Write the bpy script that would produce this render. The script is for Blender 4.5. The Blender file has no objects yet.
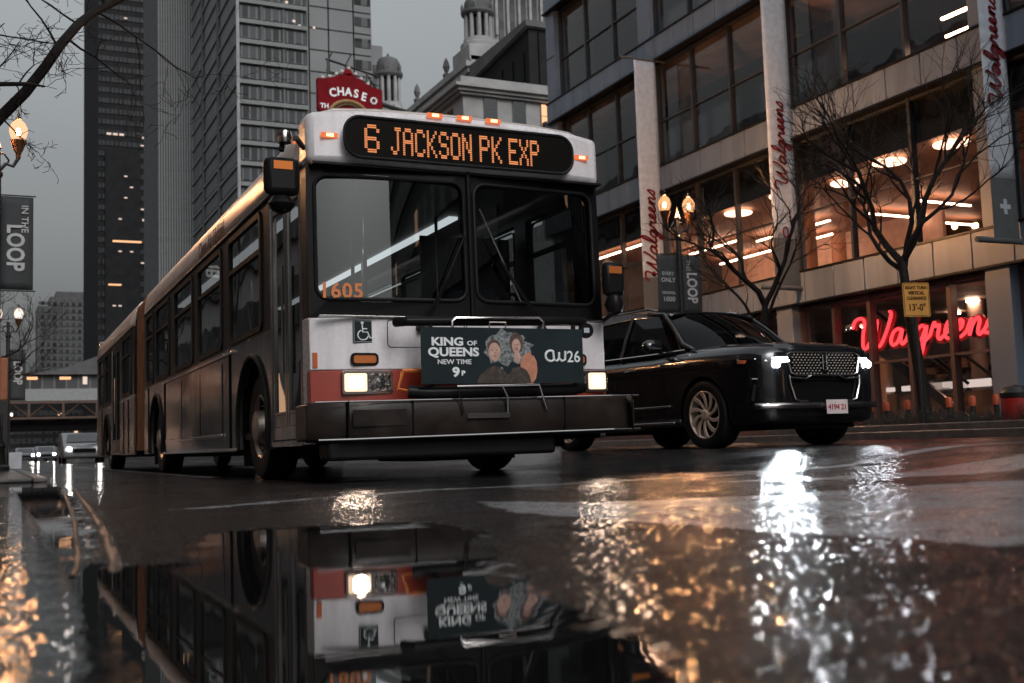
import bpy, bmesh, math, random
import numpy as np
from mathutils import Vector, Matrix, noise

SC = bpy.context.scene
COL = SC.collection
R = math.radians
random.seed(7)

# ------------------------------------------------------------------ camera
YAW, PITCH, ROLL = 0.4412, 0.0921, 0.0335
cam = bpy.data.cameras.new('camera')
camo = bpy.data.objects.new('camera', cam)
COL.objects.link(camo)
SC.camera = camo
fw = Vector((math.sin(YAW)*math.cos(PITCH), math.cos(YAW)*math.cos(PITCH), math.sin(PITCH)))
r0 = fw.cross(Vector((0, 0, 1))).normalized()
u0 = r0.cross(fw)
up = math.cos(ROLL)*u0 + math.sin(ROLL)*r0
rt = math.cos(ROLL)*r0 - math.sin(ROLL)*u0
M = Matrix((rt, up, -fw)).transposed().to_4x4()
M.translation = Vector((0, 0, 0.2585))
camo.matrix_world = M
cam.sensor_width = 36.0
cam.lens = 1101.7*36.0/1024.0
cam.clip_start = 0.05
cam.clip_end = 4000
cam.dof.use_dof = True
cam.dof.focus_distance = 10.3
cam.dof.aperture_fstop = 2.8

# ------------------------------------------------------------------ world, sun, exposure
world = bpy.data.worlds.new('World')
SC.world = world
world.use_nodes = True
wn, wl = world.node_tree.nodes, world.node_tree.links
wn.clear()
sky = wn.new('ShaderNodeTexSky')
sky.sky_type = 'NISHITA'
sky.sun_disc = False
sky.sun_elevation = R(36)
sky.sun_rotation = R(175)
sky.air_density = 2.0
sky.dust_density = 4.0
hs = wn.new('ShaderNodeHueSaturation')
hs.inputs['Saturation'].default_value = 0.10
bgn = wn.new('ShaderNodeBackground')
bgn.inputs['Strength'].default_value = 0.078
wo = wn.new('ShaderNodeOutputWorld')
wl.new(sky.outputs[0], hs.inputs['Color'])
tint = wn.new('ShaderNodeMix'); tint.data_type = 'RGBA'; tint.blend_type = 'MULTIPLY'
tint.inputs[0].default_value = 1.0; tint.inputs[7].default_value = (0.95, 0.99, 1.02, 1)
wl.new(hs.outputs[0], tint.inputs[6])
# an overcast sky is darker near the horizon than overhead
tcw = wn.new('ShaderNodeTexCoord'); sxw = wn.new('ShaderNodeSeparateXYZ'); wl.new(tcw.outputs['Generated'], sxw.inputs[0])
mrw = wn.new('ShaderNodeMapRange'); mrw.inputs[1].default_value = 0.0; mrw.inputs[2].default_value = 0.6; mrw.inputs[3].default_value = 0.17; mrw.inputs[4].default_value = 1.9
wl.new(sxw.outputs[2], mrw.inputs[0])
ovc = wn.new('ShaderNodeVectorMath'); ovc.operation = 'SCALE'
wl.new(tint.outputs[2], ovc.inputs[0]); wl.new(mrw.outputs[0], ovc.inputs['Scale']); wl.new(ovc.outputs[0], bgn.inputs['Color'])
wl.new(bgn.outputs[0], wo.inputs['Surface'])
sun = bpy.data.lights.new('sun', 'SUN')
sun.energy = 0.55
sun.angle = R(25)
sun.color = (1.0, 0.96, 0.96)
suno = bpy.data.objects.new('sun', sun)
COL.objects.link(suno)
suno.rotation_euler = Vector((-0.08, 0.93, -0.675)).to_track_quat('-Z', 'Y').to_euler()
SC.view_settings.view_transform = 'Standard'
SC.view_settings.look = 'None'
SC.view_settings.exposure = 0.0
SC.view_settings.gamma = 1.0
SC.cycles.use_denoising = True
SC.cycles.max_bounces = 8
SC.cycles.transparent_max_bounces = 16
SC.cycles.sample_clamp_indirect = 8
SC.cycles.sample_clamp_direct = 0

# ------------------------------------------------------------------ helpers
def nodes(m):
    m.use_nodes = True
    return m.node_tree.nodes, m.node_tree.links

def mat(name, col, rough=0.5, metal=0.0, var=0.15, vscale=3.0, bump=0.0, bscale=40.0, coat=0.0, ior=1.5, rvar=0.0, streak=False):
    m = bpy.data.materials.new(name)
    n, l = nodes(m)
    p = n['Principled BSDF']
    p.inputs['Roughness'].default_value = rough
    p.inputs['Metallic'].default_value = metal
    p.inputs['IOR'].default_value = ior
    p.inputs['Coat Weight'].default_value = coat
    p.inputs['Coat Roughness'].default_value = 0.05
    tc = n.new('ShaderNodeTexCoord')
    nz = n.new('ShaderNodeTexNoise')
    nz.inputs['Scale'].default_value = vscale
    nz.inputs['Detail'].default_value = 6
    if streak:      # rain and road-dirt runs: noise drawn out downwards
        mp = n.new('ShaderNodeMapping'); mp.inputs['Scale'].default_value = (1, 1, 0.12); l.new(tc.outputs['Object'], mp.inputs[0]); l.new(mp.outputs[0], nz.inputs['Vector'])
    else: l.new(tc.outputs['Object'], nz.inputs['Vector'])
    mx = n.new('ShaderNodeMix'); mx.data_type = 'RGBA'
    mx.inputs[6].default_value = (col[0]*(1-var), col[1]*(1-var), col[2]*(1-var), 1)
    mx.inputs[7].default_value = (min(1, col[0]*(1+var)), min(1, col[1]*(1+var)), min(1, col[2]*(1+var)), 1)
    rp = n.new('ShaderNodeMapRange')
    rp.inputs[1].default_value = 0.3; rp.inputs[2].default_value = 0.7
    l.new(nz.outputs['Fac'], rp.inputs[0])
    l.new(rp.outputs[0], mx.inputs[0])
    l.new(mx.outputs[2], p.inputs['Base Color'])
    if rvar:
        r2 = n.new('ShaderNodeMapRange')
        r2.inputs[3].default_value = max(0.02, rough-rvar); r2.inputs[4].default_value = rough+rvar
        n3 = n.new('ShaderNodeTexNoise'); n3.inputs['Scale'].default_value = vscale*3.1; n3.inputs['Detail'].default_value = 5
        l.new(tc.outputs['Object'], n3.inputs['Vector'])
        l.new(n3.outputs['Fac'], r2.inputs[0]); l.new(r2.outputs[0], p.inputs['Roughness'])
    if bump:
        n2 = n.new('ShaderNodeTexNoise'); n2.inputs['Scale'].default_value = bscale; n2.inputs['Detail'].default_value = 4
        l.new(tc.outputs['Object'], n2.inputs['Vector'])
        b = n.new('ShaderNodeBump'); b.inputs['Strength'].default_value = 1.0; b.inputs['Distance'].default_value = bump
        l.new(n2.outputs['Fac'], b.inputs['Height']); l.new(b.outputs[0], p.inputs['Normal'])
    return m

def emit(name, col, s):
    m = bpy.data.materials.new(name)
    n, l = nodes(m); n.clear()
    e = n.new('ShaderNodeEmission'); e.inputs[0].default_value = (*col, 1); e.inputs[1].default_value = s
    o = n.new('ShaderNodeOutputMaterial'); l.new(e.outputs[0], o.inputs[0])
    return m

def glass(name, tint, rough=0.0, ior=1.5, wav=0.0, gl=1.0):
    """A single thin pane: Fresnel mix of a tinted see-through and a mirror."""
    m = bpy.data.materials.new(name)
    n, l = nodes(m); n.clear()
    t = n.new('ShaderNodeBsdfTransparent'); t.inputs[0].default_value = (*tint, 1)
    g = n.new('ShaderNodeBsdfGlossy'); g.inputs['Roughness'].default_value = rough
    g.inputs[0].default_value = (gl, gl, gl, 1)
    f = n.new('ShaderNodeFresnel'); f.inputs[0].default_value = ior
    geo = n.new('ShaderNodeNewGeometry')
    # same Fresnel from both sides of the pane
    inv = n.new('ShaderNodeMapRange'); inv.inputs[3].default_value = ior; inv.inputs[4].default_value = 1.0/ior
    l.new(geo.outputs['Backfacing'], inv.inputs[0]); l.new(inv.outputs[0], f.inputs[0])
    x = n.new('ShaderNodeMixShader')
    l.new(f.outputs[0], x.inputs[0]); l.new(t.outputs[0], x.inputs[1]); l.new(g.outputs[0], x.inputs[2])
    if wav:
        tc = n.new('ShaderNodeTexCoord')
        nz = n.new('ShaderNodeTexNoise'); nz.inputs['Scale'].default_value = 0.9; nz.inputs['Detail'].default_value = 1
        l.new(tc.outputs['Object'], nz.inputs['Vector'])
        b = n.new('ShaderNodeBump'); b.inputs['Distance'].default_value = wav
        l.new(nz.outputs['Fac'], b.inputs['Height']); l.new(b.outputs[0], g.inputs['Normal'])
    o = n.new('ShaderNodeOutputMaterial'); l.new(x.outputs[0], o.inputs[0])
    return m

def spot(name, parent, loc, aim, watts, col, r, cone):
    L = bpy.data.lights.new(name, 'SPOT'); L.energy = watts; L.color = col; L.shadow_soft_size = r; L.spot_size = R(cone); L.spot_blend = 1.0
    o = bpy.data.objects.new(name, L); COL.objects.link(o); o.parent = parent; o.location = loc
    o.rotation_euler = Vector(aim).to_track_quat('-Z', 'Y').to_euler(); return o

def point(name, parent, loc, watts, col, r):
    L = bpy.data.lights.new(name, 'POINT'); L.energy = watts; L.color = col; L.shadow_soft_size = r
    o = bpy.data.objects.new(name, L); COL.objects.link(o); o.parent = parent; o.location = loc; return o

class MB:
    def __init__(s): s.v = []; s.f = []
    def add(s, vs, fs):
        k = len(s.v); s.v += [tuple(a) for a in vs]; s.f += [tuple(i+k for i in f) for f in fs]; return s
    def box(s, x0, x1, y0, y1, z0, z1):
        vs = [(x, y, z) for z in (z0, z1) for y in (y0, y1) for x in (x0, x1)]
        return s.add(vs, [(0, 2, 3, 1), (4, 5, 7, 6), (0, 1, 5, 4), (2, 6, 7, 3), (0, 4, 6, 2), (1, 3, 7, 5)])
    def poly(s, pts): return s.add(pts, [tuple(range(len(pts)))])
    def prism(s, pts, d):
        """pts: planar loop; d: extrusion vector"""
        n = len(pts); q = [tuple(Vector(p)+Vector(d)) for p in pts]
        return s.add(list(pts)+q, [tuple(range(n))[::-1], tuple(range(n, 2*n))] + [(i, (i+1) % n, n+(i+1) % n, n+i) for i in range(n)])
    def tube(s, path, r, n=8, cap=True, closed=False):
        P = [Vector(p) for p in path]; m = len(P)
        if not hasattr(r, '__len__'): r = [r]*m
        rings = []; prev = None
        for i, p in enumerate(P):
            if closed: t = P[(i+1) % m]-P[i-1]
            else: t = P[min(i+1, m-1)]-P[max(i-1, 0)]
            if t.length < 1e-9: t = Vector((0, 0, 1))
            t.normalize()
            if prev is None:
                a = Vector((0, 0, 1)) if abs(t.z) < 0.9 else Vector((1, 0, 0))
                prev = t.cross(a).normalized()
            else:
                prev = (prev-t*prev.dot(t))
                prev = prev.normalized() if prev.length > 1e-6 else t.orthogonal().normalized()
            b = t.cross(prev)
            rings.append([p+(prev*math.cos(2*math.pi*k/n)+b*math.sin(2*math.pi*k/n))*r[i] for k in range(n)])
        vs = [v for ring in rings for v in ring]; fs = []
        for i in range(m if closed else m-1):
            j = (i+1) % m
            for k in range(n):
                fs.append((i*n+k, i*n+(k+1) % n, j*n+(k+1) % n, j*n+k))
        if cap and not closed:
            fs.append(tuple(range(n))[::-1]); fs.append(tuple((m-1)*n+k for k in range(n)))
        return s.add(vs, fs)
    def lathe(s, prof, n=16, c=(0, 0, 0), axis='z', caps=True):
        vs = []; m = len(prof)
        for (r, h) in prof:
            for k in range(n):
                a = 2*math.pi*k/n; x, y = r*math.cos(a), r*math.sin(a)
                if axis == 'z': v = (x, y, h)
                elif axis == 'x': v = (h, x, y)
                else: v = (y, h, x)
                vs.append((v[0]+c[0], v[1]+c[1], v[2]+c[2]))
        fs = [(i*n+k, i*n+(k+1) % n, (i+1)*n+(k+1) % n, (i+1)*n+k) for i in range(m-1) for k in range(n)]
        if caps and prof[0][0] > 1e-6: fs.append(tuple(range(n))[::-1])
        if caps and prof[-1][0] > 1e-6: fs.append(tuple((m-1)*n+k for k in range(n)))
        return s.add(vs, fs)
    def grid(s, fn, nu, nv):
        vs = [fn(i/nu, j/nv) for j in range(nv+1) for i in range(nu+1)]
        return s.add(vs, [(j*(nu+1)+i, j*(nu+1)+i+1, (j+1)*(nu+1)+i+1, (j+1)*(nu+1)+i) for j in range(nv) for i in range(nu)])
    def build(s, name, m, parent=None, smooth=False, bevel=0.0, loc=None, rz=0.0, solid=0.0, seg=2):
        me = bpy.data.meshes.new(name)
        me.from_pydata(s.v, [], s.f)
        me.validate()
        bm = bmesh.new(); bm.from_mesh(me)
        bmesh.ops.remove_doubles(bm, verts=bm.verts, dist=1e-5)
        bmesh.ops.recalc_face_normals(bm, faces=bm.faces)
        bm.to_mesh(me); bm.free()
        me.materials.append(m)
        o = bpy.data.objects.new(name, me); COL.objects.link(o)
        if parent: o.parent = parent
        if loc: o.location = loc
        o.rotation_euler.z = rz
        if smooth:
            me.polygons.foreach_set('use_smooth', [True]*len(me.polygons))
            me.set_sharp_from_angle(angle=R(smooth if smooth is not True else 40))
        if solid:
            md = o.modifiers.new('solid', 'SOLIDIFY'); md.thickness = solid
        if bevel:
            md = o.modifiers.new('bevel', 'BEVEL'); md.width = bevel; md.segments = seg; md.limit_method = 'ANGLE'; md.angle_limit = R(35)
            md.harden_normals = False
            me.polygons.foreach_set('use_smooth', [True]*len(me.polygons))
            me.set_sharp_from_angle(angle=R(60))
        return o

def tag(o, label=None, cat=None, group=None, kind=None):
    if label: o['label'] = label
    if cat: o['category'] = cat
    if group: o['group'] = group
    if kind: o['kind'] = kind
    return o

def empty(name, loc=(0, 0, 0), rz=0.0):
    o = bpy.data.objects.new(name, None); COL.objects.link(o)
    o.location = loc; o.rotation_euler = (0, 0, rz); o.empty_display_size = 0.2
    return o

def kids(o): return [c for c in bpy.data.objects if c.parent == o]
def copy_tree(o, parent=None):
    c = o.copy(); COL.objects.link(c); c.parent = parent
    for ch in kids(o): copy_tree(ch, c)
    return c

def text(name, body, m, parent, loc, size, ax=(1, 0, 0), ay=(0, 0, 1), sx=1.0, bold=0.0, align='CENTER', depth=0.002, space=1.0, shear=0.0):
    cu = bpy.data.curves.new(name, 'FONT')
    cu.body = body; cu.size = size; cu.align_x = align; cu.align_y = 'CENTER'
    cu.offset = bold; cu.extrude = depth; cu.space_character = space; cu.shear = shear
    cu.resolution_u = 3
    tmp = bpy.data.objects.new(name, cu); COL.objects.link(tmp)
    dg = bpy.context.evaluated_depsgraph_get(); dg.update()
    me = bpy.data.meshes.new_from_object(tmp.evaluated_get(dg))
    bpy.data.objects.remove(tmp); bpy.data.curves.remove(cu)
    me.materials.clear(); me.materials.append(m)
    o = bpy.data.objects.new(name, me); COL.objects.link(o)
    X = Vector(ax).normalized(); Y = Vector(ay).normalized(); Z = X.cross(Y)
    mt = Matrix((X*sx, Y, Z)).transposed()
    me.transform(mt.to_4x4())
    o.parent = parent; o.location = loc
    return o

def rrect(x0, x1, z0, z1, r, n=5):
    pts = []
    for cx, cz, a0 in ((x1-r, z1-r, 0), (x0+r, z1-r, 90), (x0+r, z0+r, 180), (x1-r, z0+r, 270)):
        for k in range(n+1):
            a = R(a0+90*k/n); pts.append((cx+r*math.cos(a), cz+r*math.sin(a)))
    return pts

def smoothstep(a, b, x):
    t = min(1, max(0, (x-a)/(b-a))); return t*t*(3-2*t)

def ground_z(x):
    return 0.12*smoothstep(4.9, 7.2, x) - 0.02*smoothstep(12, 15, x)

def cutout(o, cutter):
    md = o.modifiers.new('cut', 'BOOLEAN'); md.object = cutter; md.operation = 'DIFFERENCE'; md.solver = 'EXACT'
    dg = bpy.context.evaluated_depsgraph_get(); dg.update()
    me = bpy.data.meshes.new_from_object(o.evaluated_get(dg))
    o.modifiers.clear(); o.data = me
    bpy.data.objects.remove(cutter)
    me.set_sharp_from_angle(angle=R(35))

# ------------------------------------------------------------------ materials
M_white = mat('bus_white_paint', (0.72, 0.67, 0.68), 0.28, var=0.13, vscale=9, streak=True, bump=0.0006, bscale=90, coat=0.3, rvar=0.1)
M_red = mat('bus_red_paint', (0.30, 0.035, 0.018), 0.3, var=0.15, bump=0.0006, bscale=90, coat=0.4)
M_side = mat('bus_brushed_aluminium', (0.20, 0.185, 0.18), 0.15, metal=0.85, var=0.5, vscale=7, streak=True, bump=0.0010, bscale=6, rvar=0.08)
M_cove = mat('bus_roof_paint', (0.50, 0.44, 0.41), 0.32, metal=0.25, var=0.15, vscale=2.5, bump=0.001, bscale=60, rvar=0.1)
M_blk = mat('black_frame', (0.010, 0.009, 0.009), 0.34, var=0.2, bump=0.0004, bscale=120, ior=1.22)
M_rub = mat('black_rubber', (0.012, 0.011, 0.011), 0.5, var=0.3, bump=0.001, bscale=80, ior=1.25)
M_bump = mat('bumper_rubber', (0.022, 0.016, 0.014), 0.34, var=0.5, vscale=4, bump=0.0012, bscale=30, rvar=0.12, ior=1.28)
M_dark = mat('underbody', (0.006, 0.005, 0.005), 0.7, ior=1.15)
M_bell = mat('bellows_fabric', (0.20, 0.085, 0.04), 0.55, var=0.3, bump=0.002, bscale=40)
M_chrome = mat('polished_metal', (0.62, 0.58, 0.56), 0.16, metal=1.0, var=0.1, bump=0.0004, bscale=80)
M_rim = mat('steel_rim', (0.42, 0.36, 0.32), 0.35, metal=0.8, var=0.35, vscale=12, bump=0.001, bscale=60)
M_copper = mat('alloy_rim', (0.80, 0.60, 0.48), 0.33, metal=0.45, var=0.1)
M_seat = mat('seat_fabric', (0.03, 0.035, 0.05), 0.8)
M_floor_in = mat('bus_floor', (0.03, 0.03, 0.03), 0.6)
M_inside = mat('bus_inner_wall', (0.10, 0.10, 0.10), 0.6)
M_gl_ws = glass('windshield_glass', (0.50, 0.55, 0.55), wav=0.003, ior=1.75)
M_gl_bus = glass('bus_window_glass', (0.22, 0.23, 0.23), ior=2.1, wav=0.006)
M_gl_suv = glass('car_glass', (0.09, 0.095, 0.10), ior=1.3)
M_gl_store = glass('store_glass', (0.80, 0.80, 0.80), wav=0.01, ior=1.6)
M_gl_tower = mat('tower_glass', (0.035, 0.038, 0.042), 0.08, metal=0.0, var=0.5, vscale=0.25, ior=1.9)
M_led = emit('amber_led', (1.0, 0.34, 0.13), 1.0)
M_amb = emit('amber_lamp', (1.0, 0.22, 0.07), 0.9)
M_ambcore = emit('amber_lamp_core', (1.0, 0.52, 0.28), 3)
M_head = emit('headlight_beam', (1.0, 0.70, 0.48), 1.7)
M_headc = emit('headlight_core', (1.0, 0.84, 0.70), 30)
M_xen = emit('xenon_beam', (0.86, 0.93, 1.0), 60)
M_drl = emit('daylight_strip', (0.9, 0.95, 1.0), 30)
def globe_mat(name, col, s, see):
    """frosted globe: glows softly and lets the bulb inside shine through"""
    m = emit(name, col, s); n, l = nodes(m); e = [q for q in n if q.type == 'EMISSION'][0]; o = [q for q in n if q.type == 'OUTPUT_MATERIAL'][0]
    t = n.new('ShaderNodeBsdfTransparent'); x = n.new('ShaderNodeMixShader'); x.inputs[0].default_value = 1-see
    l.new(t.outputs[0], x.inputs[1]); l.new(e.outputs[0], x.inputs[2]); l.new(x.outputs[0], o.inputs[0]); return m
M_globe = globe_mat('lamp_globe', (1.0, 0.46, 0.20), 2.2, 0.65)
M_bulb = emit('lamp_bulb', (1.0, 0.50, 0.24), 60)
M_globe_w = globe_mat('pale_globe', (1.0, 0.78, 0.66), 1.6, 0.5)
M_bulb_w = emit('pale_bulb', (1.0, 0.85, 0.72), 120)
M_signblk = mat('sign_panel_black', (0.006, 0.005, 0.004), 0.4, var=0.2, ior=1.15)
M_txt_w = mat('white_lettering', (0.80, 0.80, 0.80), 0.5, var=0.04)
M_txt_red = mat('dark_red_lettering', (0.13, 0.010, 0.016), 0.7, ior=1.2)
M_ad = mat('ad_panel', (0.017, 0.025, 0.028), 0.5, var=0.2, ior=1.2)
M_spand = mat('spandrel_metal', (0.145, 0.180, 0.235), 0.42, metal=0.0, var=0.22, vscale=2.2, streak=True, bump=0.0012, bscale=9, rvar=0.12)
M_pier = mat('pier_metal', (0.15, 0.182, 0.232), 0.42, var=0.10, vscale=0.8)
M_mull = mat('mullion_metal', (0.055, 0.058, 0.065), 0.35, metal=0.4)
M_blackm = mat('cast_iron', (0.012, 0.011, 0.011), 0.4, bump=0.001, bscale=50)
M_banw = mat('banner_cloth', (0.42, 0.45, 0.50), 0.8, var=0.12, vscale=6)
M_bang = mat('banner_grey', (0.085, 0.088, 0.09), 0.8, var=0.12)
M_loop = mat('street_banner_cloth', (0.030, 0.034, 0.036), 0.75, var=0.15)
M_loopt = mat('street_banner_print', (0.42, 0.42, 0.42), 0.7)
M_bark = mat('wet_bark', (0.014, 0.011, 0.010), 0.65, var=0.4, vscale=12, bump=0.006, bscale=25, ior=1.25)
M_stone = mat('limestone', (0.30, 0.29, 0.285), 0.8, var=0.2, vscale=0.6, bump=0.02, bscale=3)
M_stone_d = mat('dark_stone', (0.10, 0.098, 0.098), 0.8, var=0.25, vscale=0.5, bump=0.02, bscale=3)
M_darkwall = mat('dark_cladding', (0.022, 0.022, 0.023), 0.8, var=0.2, vscale=0.4, ior=1.2)
M_win = mat('dark_window', (0.012, 0.012, 0.014), 0.12, ior=1.6)
M_lit = emit('lit_window', (1.0, 0.50, 0.26), 1.4)
M_litw = emit('lit_window_pale', (1.0, 0.78, 0.66), 0.9)
M_paint = mat('car_paint', (0.006, 0.006, 0.007), 0.16, var=0.2, bump=0.0007, bscale=70, coat=1.0)
M_brown_w = mat('store_interior_wall', (0.42, 0.21, 0.13), 0.6, var=0.3, vscale=0.9)
M_brown_c = mat('store_interior_ceiling', (0.34, 0.18, 0.115), 0.6, var=0.2, vscale=0.5)
M_dim = mat('store_dim_wall', (0.20, 0.14, 0.115), 0.6, var=0.5, vscale=0.8)
M_strip = emit('strip_light', (1.0, 0.58, 0.38), 22)
M_disc = emit('disc_light', (1.0, 0.58, 0.38), 5.0)
M_neon = emit('red_neon', (1.0, 0.05, 0.06), 2.6)
M_neonb = mat('neon_back_letter', (0.30, 0.02, 0.02), 0.5)
M_yellow = mat('yellow_sign', (0.62, 0.28, 0.05), 0.5, var=0.1)
M_ink = mat('black_ink', (0.006, 0.006, 0.006), 0.7, ior=1.12)
M_marq = mat('marquee_red', (0.16, 0.003, 0.007), 0.7, ior=1.2, var=0.2, vscale=0.8)
M_kerb = mat('kerb_stone', (0.10, 0.085, 0.08), 0.3, var=0.4, vscale=5, bump=0.006, bscale=30)
M_orange = mat('orange_cap', (0.50, 0.085, 0.03), 0.5)
M_redbin = mat('red_bin_paint', (0.32, 0.02, 0.015), 0.35)
M_kerbd = mat('wet_kerb_edge', (0.035, 0.025, 0.02), 0.4, var=0.5, vscale=9, bump=0.006, bscale=40)
M_shrub = mat('winter_shrub', (0.020, 0.020, 0.016), 0.7)
M_brickl = mat('warm_panel', (0.26, 0.10, 0.05), 0.6)
M_plate = mat('licence_plate', (0.62, 0.52, 0.52), 0.4)

# ------------------------------------------------------------------ road sheet (wet asphalt, puddle, worn crosswalk paint)
def axis(fine0, fine1, step, lo, hi, g):
    a = list(np.arange(fine0, fine1, step)); x = fine1; s = step
    while x < hi: a.append(x); s *= g; x += s
    a.append(hi); b = []; x = fine0-step; s = step
    while x > lo: b.append(x); s *= g; x -= s
    b.append(lo)
    return np.array(b[::-1]+a)
gx = axis(-0.6, 5.0, 0.022, -900, 1200, 1.10)
gy = axis(0.2, 8.6, 0.026, -900, 2500, 1.09)
def inpoly(X, Y, P):
    c = np.zeros(X.shape, bool); n = len(P)
    for i in range(n):
        x1, y1 = P[i]; x2, y2 = P[(i+1) % n]
        if y1 == y2: continue
        t = ((y1 > Y) != (y2 > Y)) & (X < (x2-x1)*(Y-y1)/(y2-y1)+x1)
        c ^= t
    return c
GX, GY = np.meshgrid(gx, gy)
def fbm(X, Y, s, o=0):
    # small value-noise, vectorised
    out = np.zeros(X.shape); amp = 1.0; rs = np.random.RandomState(3+o)
    tab = rs.rand(256, 256)
    for k in range(4):
        x = X*s; y = Y*s; xi = np.floor(x).astype(int); yi = np.floor(y).astype(int); fx = x-xi; fy = y-yi
        fx = fx*fx*(3-2*fx); fy = fy*fy*(3-2*fy)
        a = tab[yi % 256, xi % 256]; b = tab[yi % 256, (xi+1) % 256]; c = tab[(yi+1) % 256, xi % 256]; d = tab[(yi+1) % 256, (xi+1) % 256]
        out += amp*((a*(1-fx)+b*fx)*(1-fy)+(c*(1-fx)+d*fx)*fy-0.5); amp *= 0.5; s *= 2.1
    return out
WX = GX+0.10*fbm(GX, GY, 3.0, 1); WY = GY+0.10*fbm(GX, GY, 3.0, 5)
pool = [(-0.6, 13.5), (0.52, 13.5), (0.57, 9.6), (0.42, 5.9), (0.30, 3.9), (0.22, 2.80), (0.40, 2.68), (0.46, 3.25), (0.65, 3.65), (0.95, 3.80), (1.38, 3.62),
        (1.32, 3.0), (1.10, 2.45), (0.95, 2.05), (0.84, 1.75), (0.76, 1.42), (0.70, 1.10), (0.62, 0.8), (0.55, 0.0), (-0.6, -0.4)]
wet = inpoly(WX, WY, pool).astype(float)
for k in range(9):   # soften the shore a little
    wet[1:-1, 1:-1] = (wet[1:-1, 1:-1]*2+wet[:-2, 1:-1]+wet[2:, 1:-1]+wet[1:-1, :-2]+wet[1:-1, 2:])/6
# film of water between bus and camera, more continuous further up the street
film = np.clip(0.5+1.6*fbm(GX, GY, 0.8, 9)+0.8*fbm(GX, GY, 3.1, 11)+0.75*np.clip((np.hypot(GX, GY)-5.5)/5.0, 0, 1), 0, 1.5)
paintp = np.zeros(GX.shape)
for P in ([(1.95, 4.60), (2.30, 4.00), (3.00, 3.85), (4.40, 3.80), (7.0, 3.9), (7.0, 1.7), (2.7, 1.62), (1.93, 1.72), (1.90, 2.1), (1.82, 2.75), (1.75, 3.80)],
          [(3.6, 5.35), (4.2, 5.05), (7.5, 5.4), (7.5, 4.75), (5.1, 4.5), (4.3, 4.6)],
          [(0.75, 5.45), (1.5, 5.80), (2.4, 6.25), (3.2, 6.05), (5.0, 6.2), (5.0, 6.05), (3.0, 5.85), (2.4, 6.05), (1.5, 5.65), (0.9, 5.32)],
          [(3.9, 6.6), (5.5, 6.25), (9.0, 7.2), (12, 9.0), (12, 8.7), (9.0, 6.95), (5.5, 6.05)],
          [(2.05, 12.0), (2.05, 200), (2.17, 200), (2.17, 12.0)],
          [(5.55, 12.0), (5.55, 200), (5.68, 200), (5.68, 12.0)]):
    paintp = np.maximum(paintp, inpoly(WX, WY, P).astype(float))
paintp[1:-1, 1:-1] = (paintp[1:-1, 1:-1]*2+paintp[:-2, 1:-1]+paintp[2:, 1:-1]+paintp[1:-1, :-2]+paintp[1:-1, 2:])/6
left = np.clip((0.16-GX)/0.12, 0, 1)
GZ = np.vectorize(ground_z)(gx)[None, :].repeat(len(gy), 0)
near = (GY < 9) & (GX < 6)
GZ = GZ + np.where(near, (1-wet)*0.004*(0.6+fbm(GX, GY, 5.0, 21)), 0.0)
nx, ny = len(gx), len(gy)
co = np.stack([GX, GY, GZ], -1).reshape(-1, 3)
idx = np.arange(nx*ny).reshape(ny, nx)
faces = np.stack([idx[:-1, :-1], idx[:-1, 1:], idx[1:, 1:], idx[1:, :-1]], -1).reshape(-1, 4)
me = bpy.data.meshes.new('road')
me.vertices.add(len(co)); me.vertices.foreach_set('co', co.ravel())
me.loops.add(faces.size); me.loops.foreach_set('vertex_index', faces.ravel())
me.polygons.add(len(faces)); me.polygons.foreach_set('loop_start', np.arange(0, faces.size, 4)); me.polygons.foreach_set('loop_total', np.full(len(faces), 4))
me.update(); me.validate()
me.polygons.foreach_set('use_smooth', [True]*len(me.polygons))
for nm, A in (('water', wet), ('film', film), ('paint', paintp), ('ripple', left)):
    at = me.attributes.new(nm, 'FLOAT', 'POINT'); at.data.foreach_set('value', A.ravel().astype(np.float32))
road = bpy.data.objects.new('road', me); COL.objects.link(road); tag(road, kind='structure')

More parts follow.
